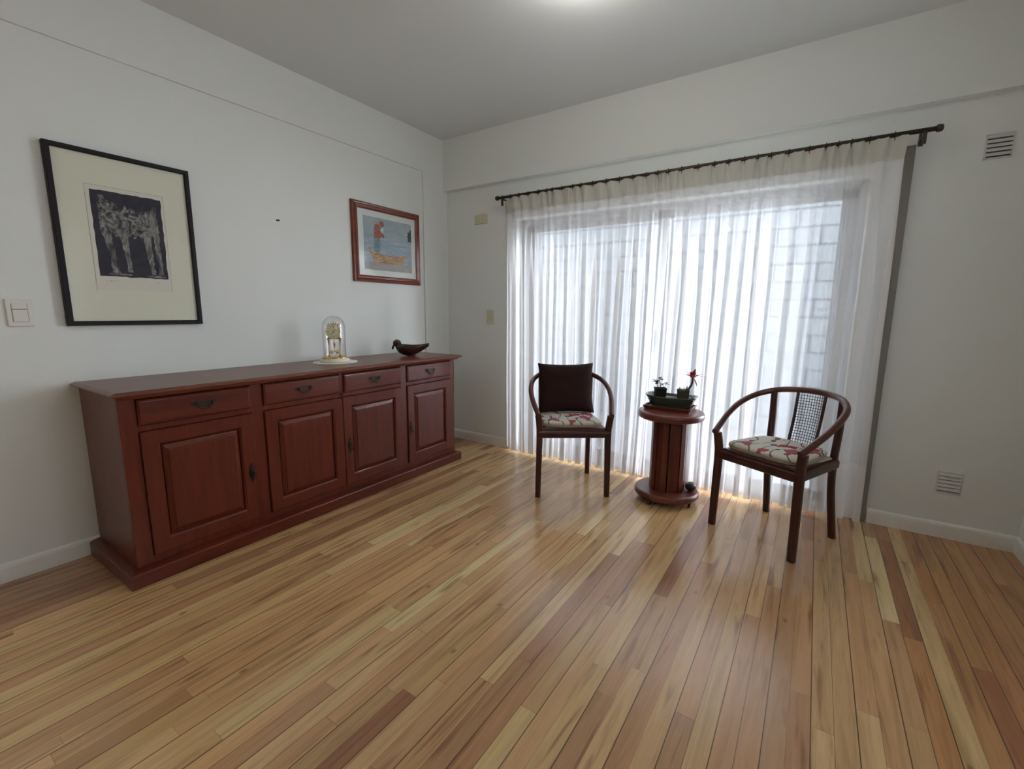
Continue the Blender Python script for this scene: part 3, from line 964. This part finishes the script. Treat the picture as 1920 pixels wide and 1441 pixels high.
vi_ = [[mb.bm.verts.new(p) for p in r] for r in inner]
for V in (vo_, vi_):
    for a, b in zip(V[:-1], V[1:]):
        for i in range(12):
            mb._face([a[i], a[i+1], b[i+1], b[i]], True)
for e in (0, 12):
    for k in range(len(us)-1):
        mb._face([vo_[k][e], vo_[k+1][e], vi_[k+1][e], vi_[k][e]], True)
for e in (0, -1):
    for i in range(12):
        mb._face([vo_[e][i], vo_[e][i+1], vi_[e][i+1], vi_[e][i]], True)
mb.lathe([(0.028, 0), (0.032, 0.002), (0.034, 0.012)], (0, 0, 0), 20)
mb.build('bowl', 'birdwood', dk)
mb = MB()
mb.tube(bez([(-0.085, 0, 0.060), (-0.098, 0, 0.085), (-0.100, 0, 0.100), (-0.108, 0, 0.104)], 4), [0.030, 0.030, 0.030, 0.029, 0.028, 0.027, 0.025, 0.023, 0.023, 0.022, 0.020, 0.014, 0.010][:13], 12)
mb.ball((-0.108, 0, 0.099), 0.0285, 16, sx=1.15)
mb.build('head', 'birdwood', dk)
MB().tube(bez([(-0.118, 0, 0.092), (-0.134, 0, 0.080), (-0.142, 0, 0.062), (-0.144, 0, 0.050)], 4), [0.018, 0.017, 0.016, 0.015, 0.014, 0.013, 0.012, 0.011, 0.010, 0.009, 0.008, 0.006, 0.004], 10, rad2=[0.008]*10+[0.006, 0.005, 0.003]).build('bill', 'birdwood', dk)

# ------------------------------------------------------------------ pictures on the left wall
WX = RX
def frame_mesh(y0, y1, z0, z1, prof):
    """prof: (inset, x) closed ring swept around the rectangle"""
    mb = MB()
    cs = [(y0, z0, 1, 1), (y1, z0, -1, 1), (y1, z1, -1, -1), (y0, z1, 1, -1)]
    vr = [[mb.bm.verts.new((x, cy_+sy*i, cz_+sz*i)) for i, x in prof] for cy_, cz_, sy, sz in cs]
    n = len(prof)
    for k in range(4):
        a, b = vr[k], vr[(k+1) % 4]
        for i in range(n):
            j = (i+1) % n
            mb._face([a[i], a[j], b[j], b[i]])
    return mb
def flat(name, mat, parent, pts, x, th=0.0006):
    return MB().prism(pts, 0, x, x+th).build(name, mat, parent)
def rect(y0, y1, z0, z1):
    return [(y0, z0), (y1, z0), (y1, z1), (y0, z1)]
# big black-framed print
py, pz = -2.380, 1.138
p1 = thing('framed_print', 'large black-framed dark print with wide cream mount left of the smaller picture', 'picture', (WX, py, pz))
w, h = 0.282, 0.817
frame_mesh(-w, w, 0, h, [(0, 0), (0, 0.030), (0.003, 0.034), (0.018, 0.034), (0.022, 0.030), (0.022, 0.0)]).build('frame', 'blackframe', p1)
flat('mount', 'mat_cream', p1, rect(-w+0.02, w-0.02, 0.02, h-0.02), 0.018, 0.002)
pp = flat('print_paper', 'paper', p1, rect(-0.158, 0.154, 0.172, 0.662), 0.0202, 0.0008)
mb = MB()
e = 0.0015
for r in (rect(-0.158, 0.154, 0.660, 0.662), rect(0.152, 0.154, 0.172, 0.662), rect(-0.158, -0.157, 0.172, 0.662)):
    mb.prism(r, 0, 0.0211, 0.0214)
mb.build('plate_edge', plain('plate_mark_line', (0.36, 0.34, 0.28), 0.6), pp)
rnd = random.Random(5)
def rough_poly(y0, y1, z0, z1, amp, n=14, rr=rnd):
    pts = []
    for k in range(n): pts.append((y0+(y1-y0)*k/n, z0+rr.uniform(-amp, amp)))
    for k in range(n): pts.append((y1+rr.uniform(-amp, amp), z0+(z1-z0)*k/n))
    for k in range(n): pts.append((y1-(y1-y0)*k/n, z1+rr.uniform(-amp, amp)))
    for k in range(n): pts.append((y0+rr.uniform(-amp, amp), z1-(z1-z0)*k/n))
    return pts
flat('ink_block', 'inkblock', pp, rough_poly(-0.140, 0.141, 0.238, 0.640, 0.0022), 0.0211, 0.0004)
def strip(name, mat, cpts, parent, x, wob=0.004, rr=rnd):
    """irregular vertical band: list of (y, z, halfwidth)"""
    L_, R_ = [], []
    for i in range(len(cpts)-1):
        for k in range(6):
            f = k/6
            y = cpts[i][0]*(1-f)+cpts[i+1][0]*f; z = cpts[i][1]*(1-f)+cpts[i+1][1]*f; hw = cpts[i][2]*(1-f)+cpts[i+1][2]*f
            L_.append((y-hw+rr.uniform(-wob, wob), z)); R_.append((y+hw+rr.uniform(-wob, wob), z))
    return flat(name, mat, parent, L_+list(reversed(R_)), x)
# abstract body band with standing shapes
bl = []
for k in range(30):
    f = k/29; bl.append((-0.118+0.236*f, 0.580-0.012*f+rnd.uniform(-0.012, 0.014)+0.012*math.sin(f*7)))
for k in range(30):
    f = 1-k/29; bl.append((-0.118+0.236*f, 0.452-0.018*f+rnd.uniform(-0.010, 0.010)-0.012*math.sin(f*5)))
flat('pale_figure', 'figure', pp, bl, 0.0216)
strip('pale_figure', 'figure_leg', [(-0.098, 0.47, 0.020), (-0.092, 0.40, 0.014), (-0.080, 0.34, 0.012), (-0.082, 0.29, 0.010), (-0.070, 0.25, 0.016)], pp, 0.0218, 0.003)
strip('pale_figure', 'figure_leg', [(-0.035, 0.47, 0.020), (-0.028, 0.40, 0.013), (-0.022, 0.33, 0.010), (-0.016, 0.25, 0.009)], pp, 0.0218, 0.003)
strip('pale_figure', 'figure_leg', [(0.068, 0.46, 0.018), (0.070, 0.38, 0.013), (0.076, 0.30, 0.009), (0.078, 0.25, 0.010)], pp, 0.0218, 0.003)
strip('pale_figure', 'figure_leg', [(0.105, 0.47, 0.014), (0.108, 0.38, 0.011), (0.112, 0.30, 0.009), (0.112, 0.25, 0.009)], pp, 0.0218, 0.003)
strip('pale_figure', 'figure_leg', [(0.108, 0.60, 0.006), (0.100, 0.53, 0.018), (0.112, 0.46, 0.012)], pp, 0.0219, 0.003)
strip('pale_figure', 'figure_leg', [(-0.104, 0.62, 0.010), (-0.096, 0.59, 0.014), (-0.092, 0.55, 0.006)], pp, 0.0219, 0.003)
strip('pale_figure', 'figure', [(-0.060, 0.246, 0.040), (-0.060, 0.252, 0.050), (-0.060, 0.256, 0.030)], pp, 0.0219, 0.003)
strip('pale_figure', 'figure', [(0.088, 0.242, 0.030), (0.090, 0.250, 0.044), (0.090, 0.255, 0.030)], pp, 0.0219, 0.003)
flat('signature', 'faint', pp, rect(-0.125, -0.070, 0.212, 0.220), 0.0211, 0.0002)
flat('signature', 'faint', pp, rect(0.085, 0.125, 0.212, 0.219), 0.0211, 0.0002)

# smaller picture
py, pz = -0.700, 1.440
p2 = thing('framed_picture', 'smaller reddish wood framed seaside picture with a man and a boat', 'picture', (WX, py, pz))
w, h = 0.345, 0.590
frame_mesh(-w, w, 0, h, [(0, 0), (0, 0.012), (0.004, 0.020), (0.012, 0.024), (0.020, 0.022), (0.026, 0.027), (0.040, 0.025), (0.050, 0.018), (0.053, 0.0)]).build('frame', 'redframe', p2)
flat('mount', 'mat_pale', p2, rect(-w+0.04, w-0.04, 0.04, h-0.04), 0.010, 0.002)
a0, a1, b0, b1 = -0.242, 0.248, 0.096, 0.494
art = flat('artwork', 'seaprint', p2, rect(a0, a1, b0, b1), 0.0122, 0.0006)
flat('painted_sky', 'skyprint', art, [(a0, 0.375), (0.0, 0.362), (a1, 0.352), (a1, b1), (a0, b1)], 0.0129, 0.0003)
flat('painted_shore', 'shoreprint', art, [(a0, b0), (a1, b0), (a1, 0.15), (0.05, 0.165), (a0, 0.158)], 0.0129, 0.0003)
flat('painted_tree', 'treepaint', art, [(0.206, 0.352), (a1, 0.350), (a1, 0.445), (0.236, 0.452), (0.228, 0.430), (0.206, 0.425), (0.214, 0.405), (0.200, 0.398), (0.212, 0.380)], 0.0133, 0.0003)
boat = [(-0.205, 0.262), (-0.190, 0.268), (-0.165, 0.238), (-0.06, 0.222), (0.05, 0.214), (0.13, 0.222), (0.192, 0.236), (0.196, 0.226), (0.165, 0.190), (0.145, 0.160), (0.05, 0.150), (-0.08, 0.150), (-0.150, 0.164), (-0.180, 0.205), (-0.190, 0.238)]
flat('painted_boat', 'boatprint', art, boat, 0.0133, 0.0003)
flat('painted_boat', 'boatinside', art, [(-0.06, 0.222), (0.03, 0.200), (0.13, 0.196), (0.185, 0.228), (0.13, 0.224), (0.05, 0.216)], 0.0137, 0.0003)
flat('painted_man', 'mantrousers', art, [(-0.142, 0.230), (-0.150, 0.300), (-0.146, 0.345), (-0.088, 0.345), (-0.082, 0.300), (-0.092, 0.232)], 0.0137, 0.0003)
flat('painted_man', 'manred', art, [(-0.146, 0.340), (-0.140, 0.400), (-0.134, 0.440), (-0.110, 0.448), (-0.082, 0.432), (-0.074, 0.412), (-0.088, 0.400), (-0.060, 0.388), (-0.040, 0.362), (-0.048, 0.346), (-0.070, 0.352), (-0.088, 0.340)], 0.0141, 0.0003)
mb = MB(); mb.prism([(-0.066+0.024*math.cos(2*pi*k/16), 0.452+0.024*math.sin(2*pi*k/16)) for k in range(16)], 0, 0.0145, 0.0148)
mb.build('painted_man', 'manskin', art)
flat('painted_man', 'whitepaint', art, [(-0.080, 0.410), (-0.056, 0.425), (-0.046, 0.415), (-0.060, 0.394), (-0.050, 0.378), (-0.066, 0.384)], 0.0149, 0.0003)

# small bits on the walls
mb = MB(); mb.tube([(WX, 0, 0), (WX+0.018, 0, 0.002)], 0.0035, 8); mb.box((WX, -0.012, -0.004), (WX+0.004, 0.008, 0.006), 0.001)
tag(mb.build('wall_hook', 'iron', None, (0, -1.598, 1.785)), 'tiny bare hook on the left wall between the two pictures', 'hook')

t = thing('light_switch', 'white two-gang light switch on left wall left of the black-framed print', 'switch', (WX, -2.808, 1.198))
MB().box((0, -0.042, -0.060), (0.010, 0.042, 0.060), 0.005, 3).build('switch_plate', 'white_plastic', t)
mb = MB().box((0.008, -0.023, -0.039), (0.0125, 0.023, 0.014), 0.0015); mb.build('rocker', 'white_plastic', t)
mb = MB().box((0.008, -0.023, 0.017), (0.0125, 0.023, 0.039), 0.0015); mb.build('rocker', 'white_plastic', t)
mb = MB()
for yy in (-0.0255, 0.0245):
    mb.box((0.0095, yy, -0.040), (0.0105, yy+0.0014, 0.040))
mb.box((0.0095, -0.0255, 0.0145), (0.0107, 0.0255, 0.0165)); mb.box((0.0095, -0.0255, -0.0405), (0.0105, 0.0255, -0.0395))
mb.build('gap', 'taupe', t)

t = thing('light_switch', 'ivory light switch beside the left curtain at hand height', 'switch', (0.494, YB, 1.173))
MB().box((-0.037, -0.010, -0.064), (0.037, 0, 0.064), 0.004, 3).build('switch_plate', 'ivory', t)
MB().box((-0.018, -0.014, -0.030), (0.018, -0.008, 0.030), 0.002).build('rocker', 'ivory', t)
t = thing('junction_cover', 'ivory rectangular cover plate high on wall left of the curtain rod', 'cover plate', (0.392, YB, 2.017))
MB().box((-0.068, -0.010, -0.040), (0.068, 0, 0.040), 0.004, 3).build('plate', 'ivory', t)
MB().box((-0.026, -0.0125, -0.020), (0.026, -0.008, 0.020), 0.002).build('blank_insert', 'ivory', t)

def vent(x, z, label):
    t = thing('wall_vent', label, 'vent', (x, YB, z), 0, 'louvred vents on the window wall')
    mb = MB()
    mb.box((-0.050, -0.004, -0.058), (0.050, 0, 0.058), 0.001)
    for a, b, c, d in ((-0.050, -0.058, -0.044, 0.058), (0.044, -0.058, 0.050, 0.058), (-0.05, 0.052, 0.05, 0.058), (-0.05, -0.058, 0.05, -0.052)):
        mb.box((a, -0.009, b), (c, -0.003, d), 0.001)
    mb.build('frame', 'vent', t)
    MB().box((-0.044, -0.0052, -0.052), (0.044, -0.0042, 0.052)).build('opening', 'dark', t)
    for k in range(5):
        zz = -0.040+0.0205*k
        mb = MB()
        mb.rings([[(xx, -0.005, zz+0.010), (xx, -0.007, zz+0.010), (xx, -0.015, zz-0.005), (xx, -0.013, zz-0.006)] for xx in (-0.045, 0.045)], True, True, True, False)
        mb.build('louvre', 'vent', t)
vent(3.583, 2.042, 'white louvred vent high on the wall right of the curtain rod')
vent(3.605, 0.318, 'white louvred vent low on the wall above the right baseboard')

# ------------------------------------------------------------------ spool table and what stands on it
TX, TY = 2.190, -0.325
sp = thing('spool_table', 'round cable-spool side table in red stained wood between the two chairs', 'side table', (TX, TY, 0))
MB().lathe([(0.184, 0.035), (0.196, 0.038), (0.203, 0.048), (0.203, 0.064), (0.198, 0.074), (0.189, 0.079)], seg=56).build('base_disc', 'spool_disc', sp)
MB().lathe([(0.190, 0.552), (0.200, 0.556), (0.205, 0.566), (0.205, 0.586), (0.200, 0.595), (0.191, 0.599)], seg=56).build('top_disc', 'spool_disc', sp)
MB().lathe([(0.090, 0.078), (0.090, 0.553)], seg=32).build('core', 'black', sp)
NS = 9
for k in range(NS):
    a = 2*pi*k/NS - 1.678
    dh = 2*pi/NS*0.5*0.885
    r0, r1 = 0.084, 0.112
    pts = []
    for rr, sg in ((r0, -1), (r1*0.995, -1), (r1*1.012, 0), (r1*0.995, 1), (r0, 1)):
        pts.append((rr*math.cos(a+sg*dh), rr*math.sin(a+sg*dh)))
    MB().prism(pts, 2, 0.0785, 0.5525).build('stave', 'spool', sp)
for k in range(4):
    a = k*pi/2 - 0.34
    c = MB()
    c.lathe([(0.017, -0.008), (0.019, -0.004), (0.019, 0.004), (0.017, 0.008)], (0.176*math.cos(a), 0.176*math.sin(a), 0.019), 18, axis='X')
    c.box((0.172*math.cos(a)-0.011, 0.172*math.sin(a)-0.007, 0.019), (0.172*math.cos(a)+0.011, 0.172*math.sin(a)+0.007, 0.036), 0.001)
    c.build('caster', 'black', sp)
# dark stone resting on the base disc
mb = MB(); mb.ball((0, 0, 0.028), 0.028, 18, sx=1.25, sy=1.6, sz=1.0)
tag(mb.build('round_stone', 'black', None, (TX+0.148, TY+0.028, 0.0795)), 'smooth black round object resting on the base of the spool table', 'stone')

# tray
tr = MB()
x0, x1, y0, y1 = -0.150, 0.150, -0.10, 0.10
rings = []
for ins, z in ((0.010, 0), (0.0, 0.020), (0.0, 0.023), (0.010, 0.023), (0.014, 0.008)):
    rings.append([(x0+ins, y0+ins, z), (x1-ins, y0+ins, z), (x1-ins, y1-ins, z), (x0+ins, y1-ins, z)])
tr.rings(rings, True, True, True, False)
tag(tr.build('tray', 'spool_disc', None, (2.165, -0.262, 0.599)), 'rectangular red wooden tray under the green planter', 'tray')
# planter
pl = thing('planter', 'long low dark green glazed planter on the spool table', 'planter', (2.170, -0.256, 0.608), 0.03)
def rr_ring(hx, hy, z, r=0.6, n=10, bow=0.0):
    pts = []
    for k in range(4*n):
        a = 2*pi*k/(4*n)
        ca, sa = math.cos(a), math.sin(a)
        x = hx*math.copysign(abs(ca)**r, ca); y = hy*math.copysign(abs(sa)**r, sa)
        pts.append((x, y, z + bow*(abs(x)/hx)**2))
    return pts
mb = MB()
mb.rings([rr_ring(0.118, 0.062, 0.0), rr_ring(0.124, 0.066, 0.004), rr_ring(0.138, 0.076, 0.030), rr_ring(0.156, 0.088, 0.060, bow=0.006), rr_ring(0.163, 0.094, 0.070, bow=0.008),
          rr_ring(0.162, 0.093, 0.076, bow=0.008), rr_ring(0.150, 0.082, 0.074, bow=0.007), rr_ring(0.143, 0.076, 0.052)], True, True, True)
mb.build('planter_body', 'planter', pl)
mb = MB()
gr = []
for i in range(15):
    row = []
    for j in range(9):
        u = -1+2*i/14; v = -1+2*j/8
        z = 0.056+0.008*noise.noise(Vector((u*5, v*5, 1.3)))+0.010*(1-u*u)*(1-v*v)
        row.append(mb.bm.verts.new((u*0.128, v*0.062, z)))
    gr.append(row)
for a, b in zip(gr[:-1], gr[1:]):
    for j in range(8): mb._face([a[j], a[j+1], b[j+1], b[j]], True)
mb.build('soil', 'moss', pl)
def sqpot(name, label, x, y, z, hw, hh, mat, rz):
    t = thing(name, label, 'plant pot', (x, y, z), rz)
    mb = MB()
    rg = []
    for s_, zz in ((0.86, 0), (0.90, 0.002), (1.0, hh-0.006), (1.04, hh-0.005), (1.04, hh), (0.92, hh), (0.90, hh-0.006)):
        rg.append([(s_*hw*a, s_*hw*b, zz) for a, b in ((-1, -1), (1, -1), (1, 1), (-1, 1))])
    mb.rings(rg, True, True, True, False)
    mb.build('pot', mat, t)
    MB().box((-hw*0.9, -hw*0.9, hh-0.008), (hw*0.9, hw*0.9, hh-0.0055)).build('soil', 'soil', t)
    return t
def leafm(mb, base, d, ln, wd_, up=Vector((0, 0, 1))):
    d = Vector(d).normalized(); base = Vector(base)
    sd = d.cross(up)
    if sd.length < 0.1: sd = Vector((1, 0, 0))
    sd.normalize()
    nn = sd.cross(d).normalized()
    L_, R_, C_ = [], [], []
    for k in range(6):
        f = k/5
        w_ = wd_*math.sin(pi*min(0.98, f*0.94+0.05))**0.8
        c = base + d*ln*f + nn*(-0.12*ln*f*f)
        L_.append(c+sd*w_+nn*0.15*w_); R_.append(c-sd*w_+nn*0.15*w_); C_.append(c)
    for A, B in ((L_, C_), (C_, R_)):
        va = [mb.bm.verts.new(p) for p in A]; vb = [mb.bm.verts.new(p) for p in B]
        for k in range(5):
            mb._face([va[k], va[k+1], vb[k+1], vb[k]], True)
PZ = 0.668
pot1 = sqpot('potted_sprig', 'small square dark pot with a leafy sprig in the planter', 2.098, -0.268, PZ-0.004, 0.034, 0.068, 'pot_dark', 0.5)
mb = MB(); rnd = random.Random(8)
stems = [((-0.014, 0, 0.060), (-0.020, 0, 0.085), (-0.030, 0, 0.108)), ((0.0, 0.0, 0.060), (-0.002, 0, 0.095), (-0.014, 0, 0.128)), ((0.016, 0, 0.060), (0.020, 0, 0.078), (0.014, 0, 0.090)), ((0.024, 0, 0.060), (0.030, 0, 0.080), (0.040, 0, 0.098))]
for s_ in stems:
    mb.tube(bez(s_, 4), 0.0018, 6)
mb.build('stems', 'stem', pot1)
mb = MB()
for si, s_ in enumerate(stems):
    for fz in (0.55, 0.8, 1.0):
        p = Vector(s_[1])*(1-fz)+Vector(s_[2])*fz
        for q in range(3 if si < 2 else 2):
            a = rnd.uniform(0, 2*pi)
            leafm(mb, p, (math.cos(a), math.sin(a), rnd.uniform(-0.1, 0.6)), rnd.uniform(0.026, 0.036)*(1 if si < 2 else 0.75), 0.0115)
mb.build('leaves', 'leaf', pot1)
pot2 = sqpot('potted_flower', 'small weathered brown pot with a red flower on a curved stem', 2.242, -0.262, PZ-0.004, 0.036, 0.066, 'pot_brown', 0.3)
mb = MB()
for k in range(34):
    x, y = rnd.uniform(-0.03, 0.03), rnd.uniform(-0.03, 0.03)
    mb.tube([(x, y, 0.056), (x+rnd.uniform(-0.008, 0.008), y+rnd.uniform(-0.008, 0.008), rnd.uniform(0.070, 0.092))], [0.0022, 0.0008], 4)
mb.build('dry_grass', 'dry', pot2)
cR = math.cos(0.59-0.3); sR = math.sin(0.59-0.3)
def iv(u, z, d=0.0):   # local point: u along the picture's right, z up
    return (u*cR - d*sR, u*sR + d*cR, z)
mb = MB()
mb.tube(bez([iv(0.026, 0.058), iv(0.040, 0.080), iv(0.052, 0.100), iv(0.056, 0.125), iv(0.056, 0.150)], 5), [0.0082-0.0001*k for k in range(21)], 10)
mb.build('flower_stem', 'stem', pot2)
mb = MB()
for k in range(16):
    a = 2*pi*k/8 + 0.2*(k > 7); el = 0.55 if k < 8 else 1.15
    d = (math.cos(a)*math.cos(el), math.sin(a)*math.cos(el), math.sin(el))
    leafm(mb, iv(0.056, 0.144), d, 0.046, 0.015)
mb.ball(iv(0.056, 0.160), 0.018, 12)
mb.build('petals', 'redflower', pot2)
mb = MB()
for a, el, ln in ((pi*1.0, 0.60, 0.066), (0.05, 0.0, 0.088), (0.1, 0.20, 0.058), (0.35, -1.0, 0.060), (2.4, 0.2, 0.045), (1.2, 0.7, 0.04)):
    b0 = Vector(iv(0.056, 0.156)); d = Vector(iv(math.cos(a)*math.cos(el), math.sin(el), 0.25*math.sin(a)))
    leafm(mb, b0+d*0.018, d, ln, 0.0085)
mb.build('pointed_leaves', 'stem', pot2)

# ------------------------------------------------------------------ chairs
def make_chair(label, loc, rz):
    t = thing('armchair', label, 'chair', loc, rz, 'bentwood armchairs by the window')
    def ringpath(pts, hw, hd):
        out = []
        for p, a, b in zip(pts, hw, hd):
            c = 0.30
            out.append([(p[0]+sx*a, p[1]+sy*b, p[2]) for sx, sy in ((-1, -1+c), (-1+c, -1), (1-c, -1), (1, -1+c), (1, 1-c), (1-c, 1), (-1+c, 1), (-1, 1-c))])
        return out
    for s_ in (-1, 1):
        mb = MB()
        pts = bez([(0.232*s_, 0.002, 0.0), (0.229*s_, 0.004, 0.20), (0.226*s_, 0.006, 0.42), (0.231*s_, 0.002, 0.50), (0.238*s_, -0.004, 0.556)], 5)
        n = len(pts)
        mb.rings(ringpath(pts, [0.0165+0.003*min(1, p[2]/0.42) for p in pts], [0.0165+0.002*min(1, p[2]/0.42) for p in pts]), True, True, True, True)
        mb.build('leg', 'chair', t)
        mb = MB()
        pts = bez([(0.190*s_, 0.452, 0.0), (0.183*s_, 0.425, 0.16), (0.178*s_, 0.402, 0.32), (0.178*s_, 0.398, 0.45), (0.182*s_, 0.408, 0.62), (0.184*s_, 0.409, 0.774)], 5)
        mb.rings(ringpath(pts, [0.0155]*len(pts), [0.0165]*len(pts)), True, True, True, True)
        mb.build('leg', 'chair', t)
    # bent arm and back rail
    path = [(-0.236, -0.030, 0.558), (-0.250, 0.030, 0.592), (-0.268, 0.120, 0.646), (-0.270, 0.220, 0.700), (-0.245, 0.325, 0.744), (-0.180, 0.410, 0.775), (-0.095, 0.452, 0.788), (0, 0.464, 0.792)]
    path = path + [(-x, y, z) for x, y, z in reversed(path[:-1])]
    pts = bez(path, 6)
    MB().tube(pts, 0.0165, 14, rad2=0.0170).build('arm_rail', 'rail', t)
    # seat frame: four rails
    mb = MB()
    zt, zb = 0.455, 0.402
    outer = [(-0.238, -0.018), (0.238, -0.018), (0.200, 0.420), (-0.200, 0.420)]
    inner = [(-0.175, 0.038), (0.175, 0.038), (0.150, 0.365), (-0.150, 0.365)]
    def ring4(z, ins=0.0):
        return [(x*(1-ins*3), y + (ins if y < 0.1 else -ins), z) for x, y in outer]
    mb.rings([ring4(zb+0.006, 0.018), ring4(zb+0.006, 0.008), ring4(zb+0.012, 0.003), ring4(zt-0.016, 0.002), ring4(zt-0.006, 0.004), ring4(zt, 0.010),
              [(x, y, zt) for x, y in inner], [(x, y, zt-0.008) for x, y in inner]], True, True, True, False)
    mb.build('seat_frame', 'chair', t)
    mb = MB()
    o2 = [(-0.206, 0.012), (0.206, 0.012), (0.178, 0.388), (-0.178, 0.388)]
    i2 = [(-0.178, 0.040), (0.178, 0.040), (0.154, 0.362), (-0.154, 0.362)]
    mb.rings([[(x, y, zt-0.002) for x, y in o2], [(x, y, zt+0.007) for x, y in o2], [(x*0.985, y+(0.004 if y < 0.1 else -0.004), zt+0.011) for x, y in o2],
              [(x, y, zt+0.011) for x, y in i2], [(x, y, zt-0.002) for x, y in i2]], True, True, True, False)
    mb.build('seat_ledge', 'rail', t)
    mb = MB().box((-0.186, 0.033, zt+0.006), (0.186, 0.366, zt+0.0135), 0.002)
    mb.build('cane_seat', 'cane_seat', t)
    # cane splat: curved frame and real lattice
    def spl(u, v):      # u -1..1 across, v 0..1 up
        hw = 0.066 + 0.004*v
        x = u*hw
        y = 0.392 + 0.066*v + 0.012*(u*u)*-1 + 0.012 + 0.010*math.sin(pi*v)
        z = 0.452 + (0.782-0.452)*v
        return Vector((x, y, z))
    mb = MB()
    for s_ in (-1, 1):
        mb.tube([spl(s_*1.06, k/10) for k in range(11)], 0.0085, 8, rad2=0.0085)
    mb.tube([spl(-1+2*k/10, 0.03) for k in range(11)], 0.008, 8)
    mb.build('splat_frame', 'chair', t)
    mb = MB()
    NX, NZ = 10, 20
    for i in range(NX+1):
        u = -1+2*i/NX
        mb.tube([spl(u, 0.03+0.95*k/8) for k in range(9)], 0.0019, 4, rad2=0.0010, cap=False, up=Vector((0, 1, 0)))
    for j in range(NZ+1):
        v = 0.03+0.95*j/NZ
        mb.tube([spl(-1+2*k/6, v) + Vector((0, 0.0012, 0)) for k in range(7)], 0.0010, 4, rad2=0.0019, cap=False)
    mb.build('cane_panel', 'cane', t)
    return t
C1 = ((1.665, -0.658), math.radians(35.8))
C2 = ((2.721, -0.656), math.radians(-28.2))
ch = make_chair('dark wood armchair holding the brown pillow, left of the spool table', (*C1[0], 0), C1[1])
dup(ch, (*C2[0], 0), C2[1], 'dark wood armchair with its pale cane back bare, right of the spool table')

def seat_pad(label, c, rz, dx=0.0, dy=0.0, dr=0.0):
    t = thing('seat_cushion', label, 'cushion', (c[0]+math.cos(rz)*dx-math.sin(rz)*dy, c[1]+math.sin(rz)*dx+math.cos(rz)*dy, 0.4695), rz+dr, 'floral seat pads')
    def outline(s_, z):
        pts = []
        for k in range(64):
            a = 2*pi*k/64
            ca, sa = math.cos(a), math.sin(a)
            x = math.copysign(abs(ca)**0.30, ca); y = math.copysign(abs(sa)**0.30, sa)
            pts.append((x*0.192*s_*(1-0.09*y), y*0.178*s_, z + 0.0015*math.sin(5*a)))
        return pts
    mb = MB()
    mb.rings([outline(0.90, 0.001), outline(0.985, 0.006), outline(1.0, 0.014), outline(0.985, 0.0185)], True, True, True)
    mb.build('lower_pad', 'cushion_band', t)
    mb = MB()
    mb.rings([outline(0.975, 0.0185), outline(1.0, 0.023), outline(1.0, 0.031), outline(0.975, 0.037), outline(0.92, 0.041), outline(0.7, 0.0435), outline(0.35, 0.0445), outline(0.05, 0.0447)], True, True, True)
    mb.build('cover', 'floral', t)
    mb = MB()
    r0 = outline(1.004, 0.0215)
    mb.tube(r0+[r0[0]], 0.0028, 6)
    mb.build('piping', 'cushion_band', t)
    return t
seat_pad('cream seat pad with red flowers under the brown pillow', C1[0], C1[1], -0.010, 0.190)
seat_pad('cream seat pad with red flowers on the bare cane-backed chair', C2[0], C2[1], 0.0, 0.195, 0.03)

# brown pillow leaning on chair back
def pillow():
    mb = MB()
    n = 22
    W_ = 0.199
    fr, bk = [], []
    for i in range(n+1):
        ra, rb = [], []
        for j in range(n+1):
            u = -1+2*i/n; v = -1+2*j/n
            pin = 1-0.075*(1-abs(v)**2)*abs(u)**3 ; pin2 = 1-0.075*(1-abs(u)**2)*abs(v)**3
            x = u*W_*pin; z = v*W_*0.90*pin2
            th = 0.062*((1-u**4)*(1-v**4))**0.55 + 0.003*noise.noise(Vector((u*3, v*3, 2)))
            edge = (i in (0, n) or j in (0, n))
            a = mb.bm.verts.new((x, -th if not edge else 0, z)); ra.append(a)
            b = a if edge else mb.bm.verts.new((x, th, z)); rb.append(b)
        fr.append(ra); bk.append(rb)
    for i in range(n):
        for j in range(n):
            mb._face([fr[i][j], fr[i+1][j], fr[i+1][j+1], fr[i][j+1]], True)
            mb._face([bk[i][j], bk[i][j+1], bk[i+1][j+1], bk[i+1][j]], True)
    return mb.build('pillow', 'pillow', None)
pw = pillow()
(cx0, cy0), a0_ = C1
lx, ly = -0.012, 0.318
pw.location = (cx0+math.cos(a0_)*lx-math.sin(a0_)*ly, cy0+math.sin(a0_)*lx+math.cos(a0_)*ly, 0.686)
pw.rotation_euler = (math.radians(-14), math.radians(-0.6), a0_-0.03)
tag(pw, 'square dark brown pillow leaning upright on the left chair', 'pillow')
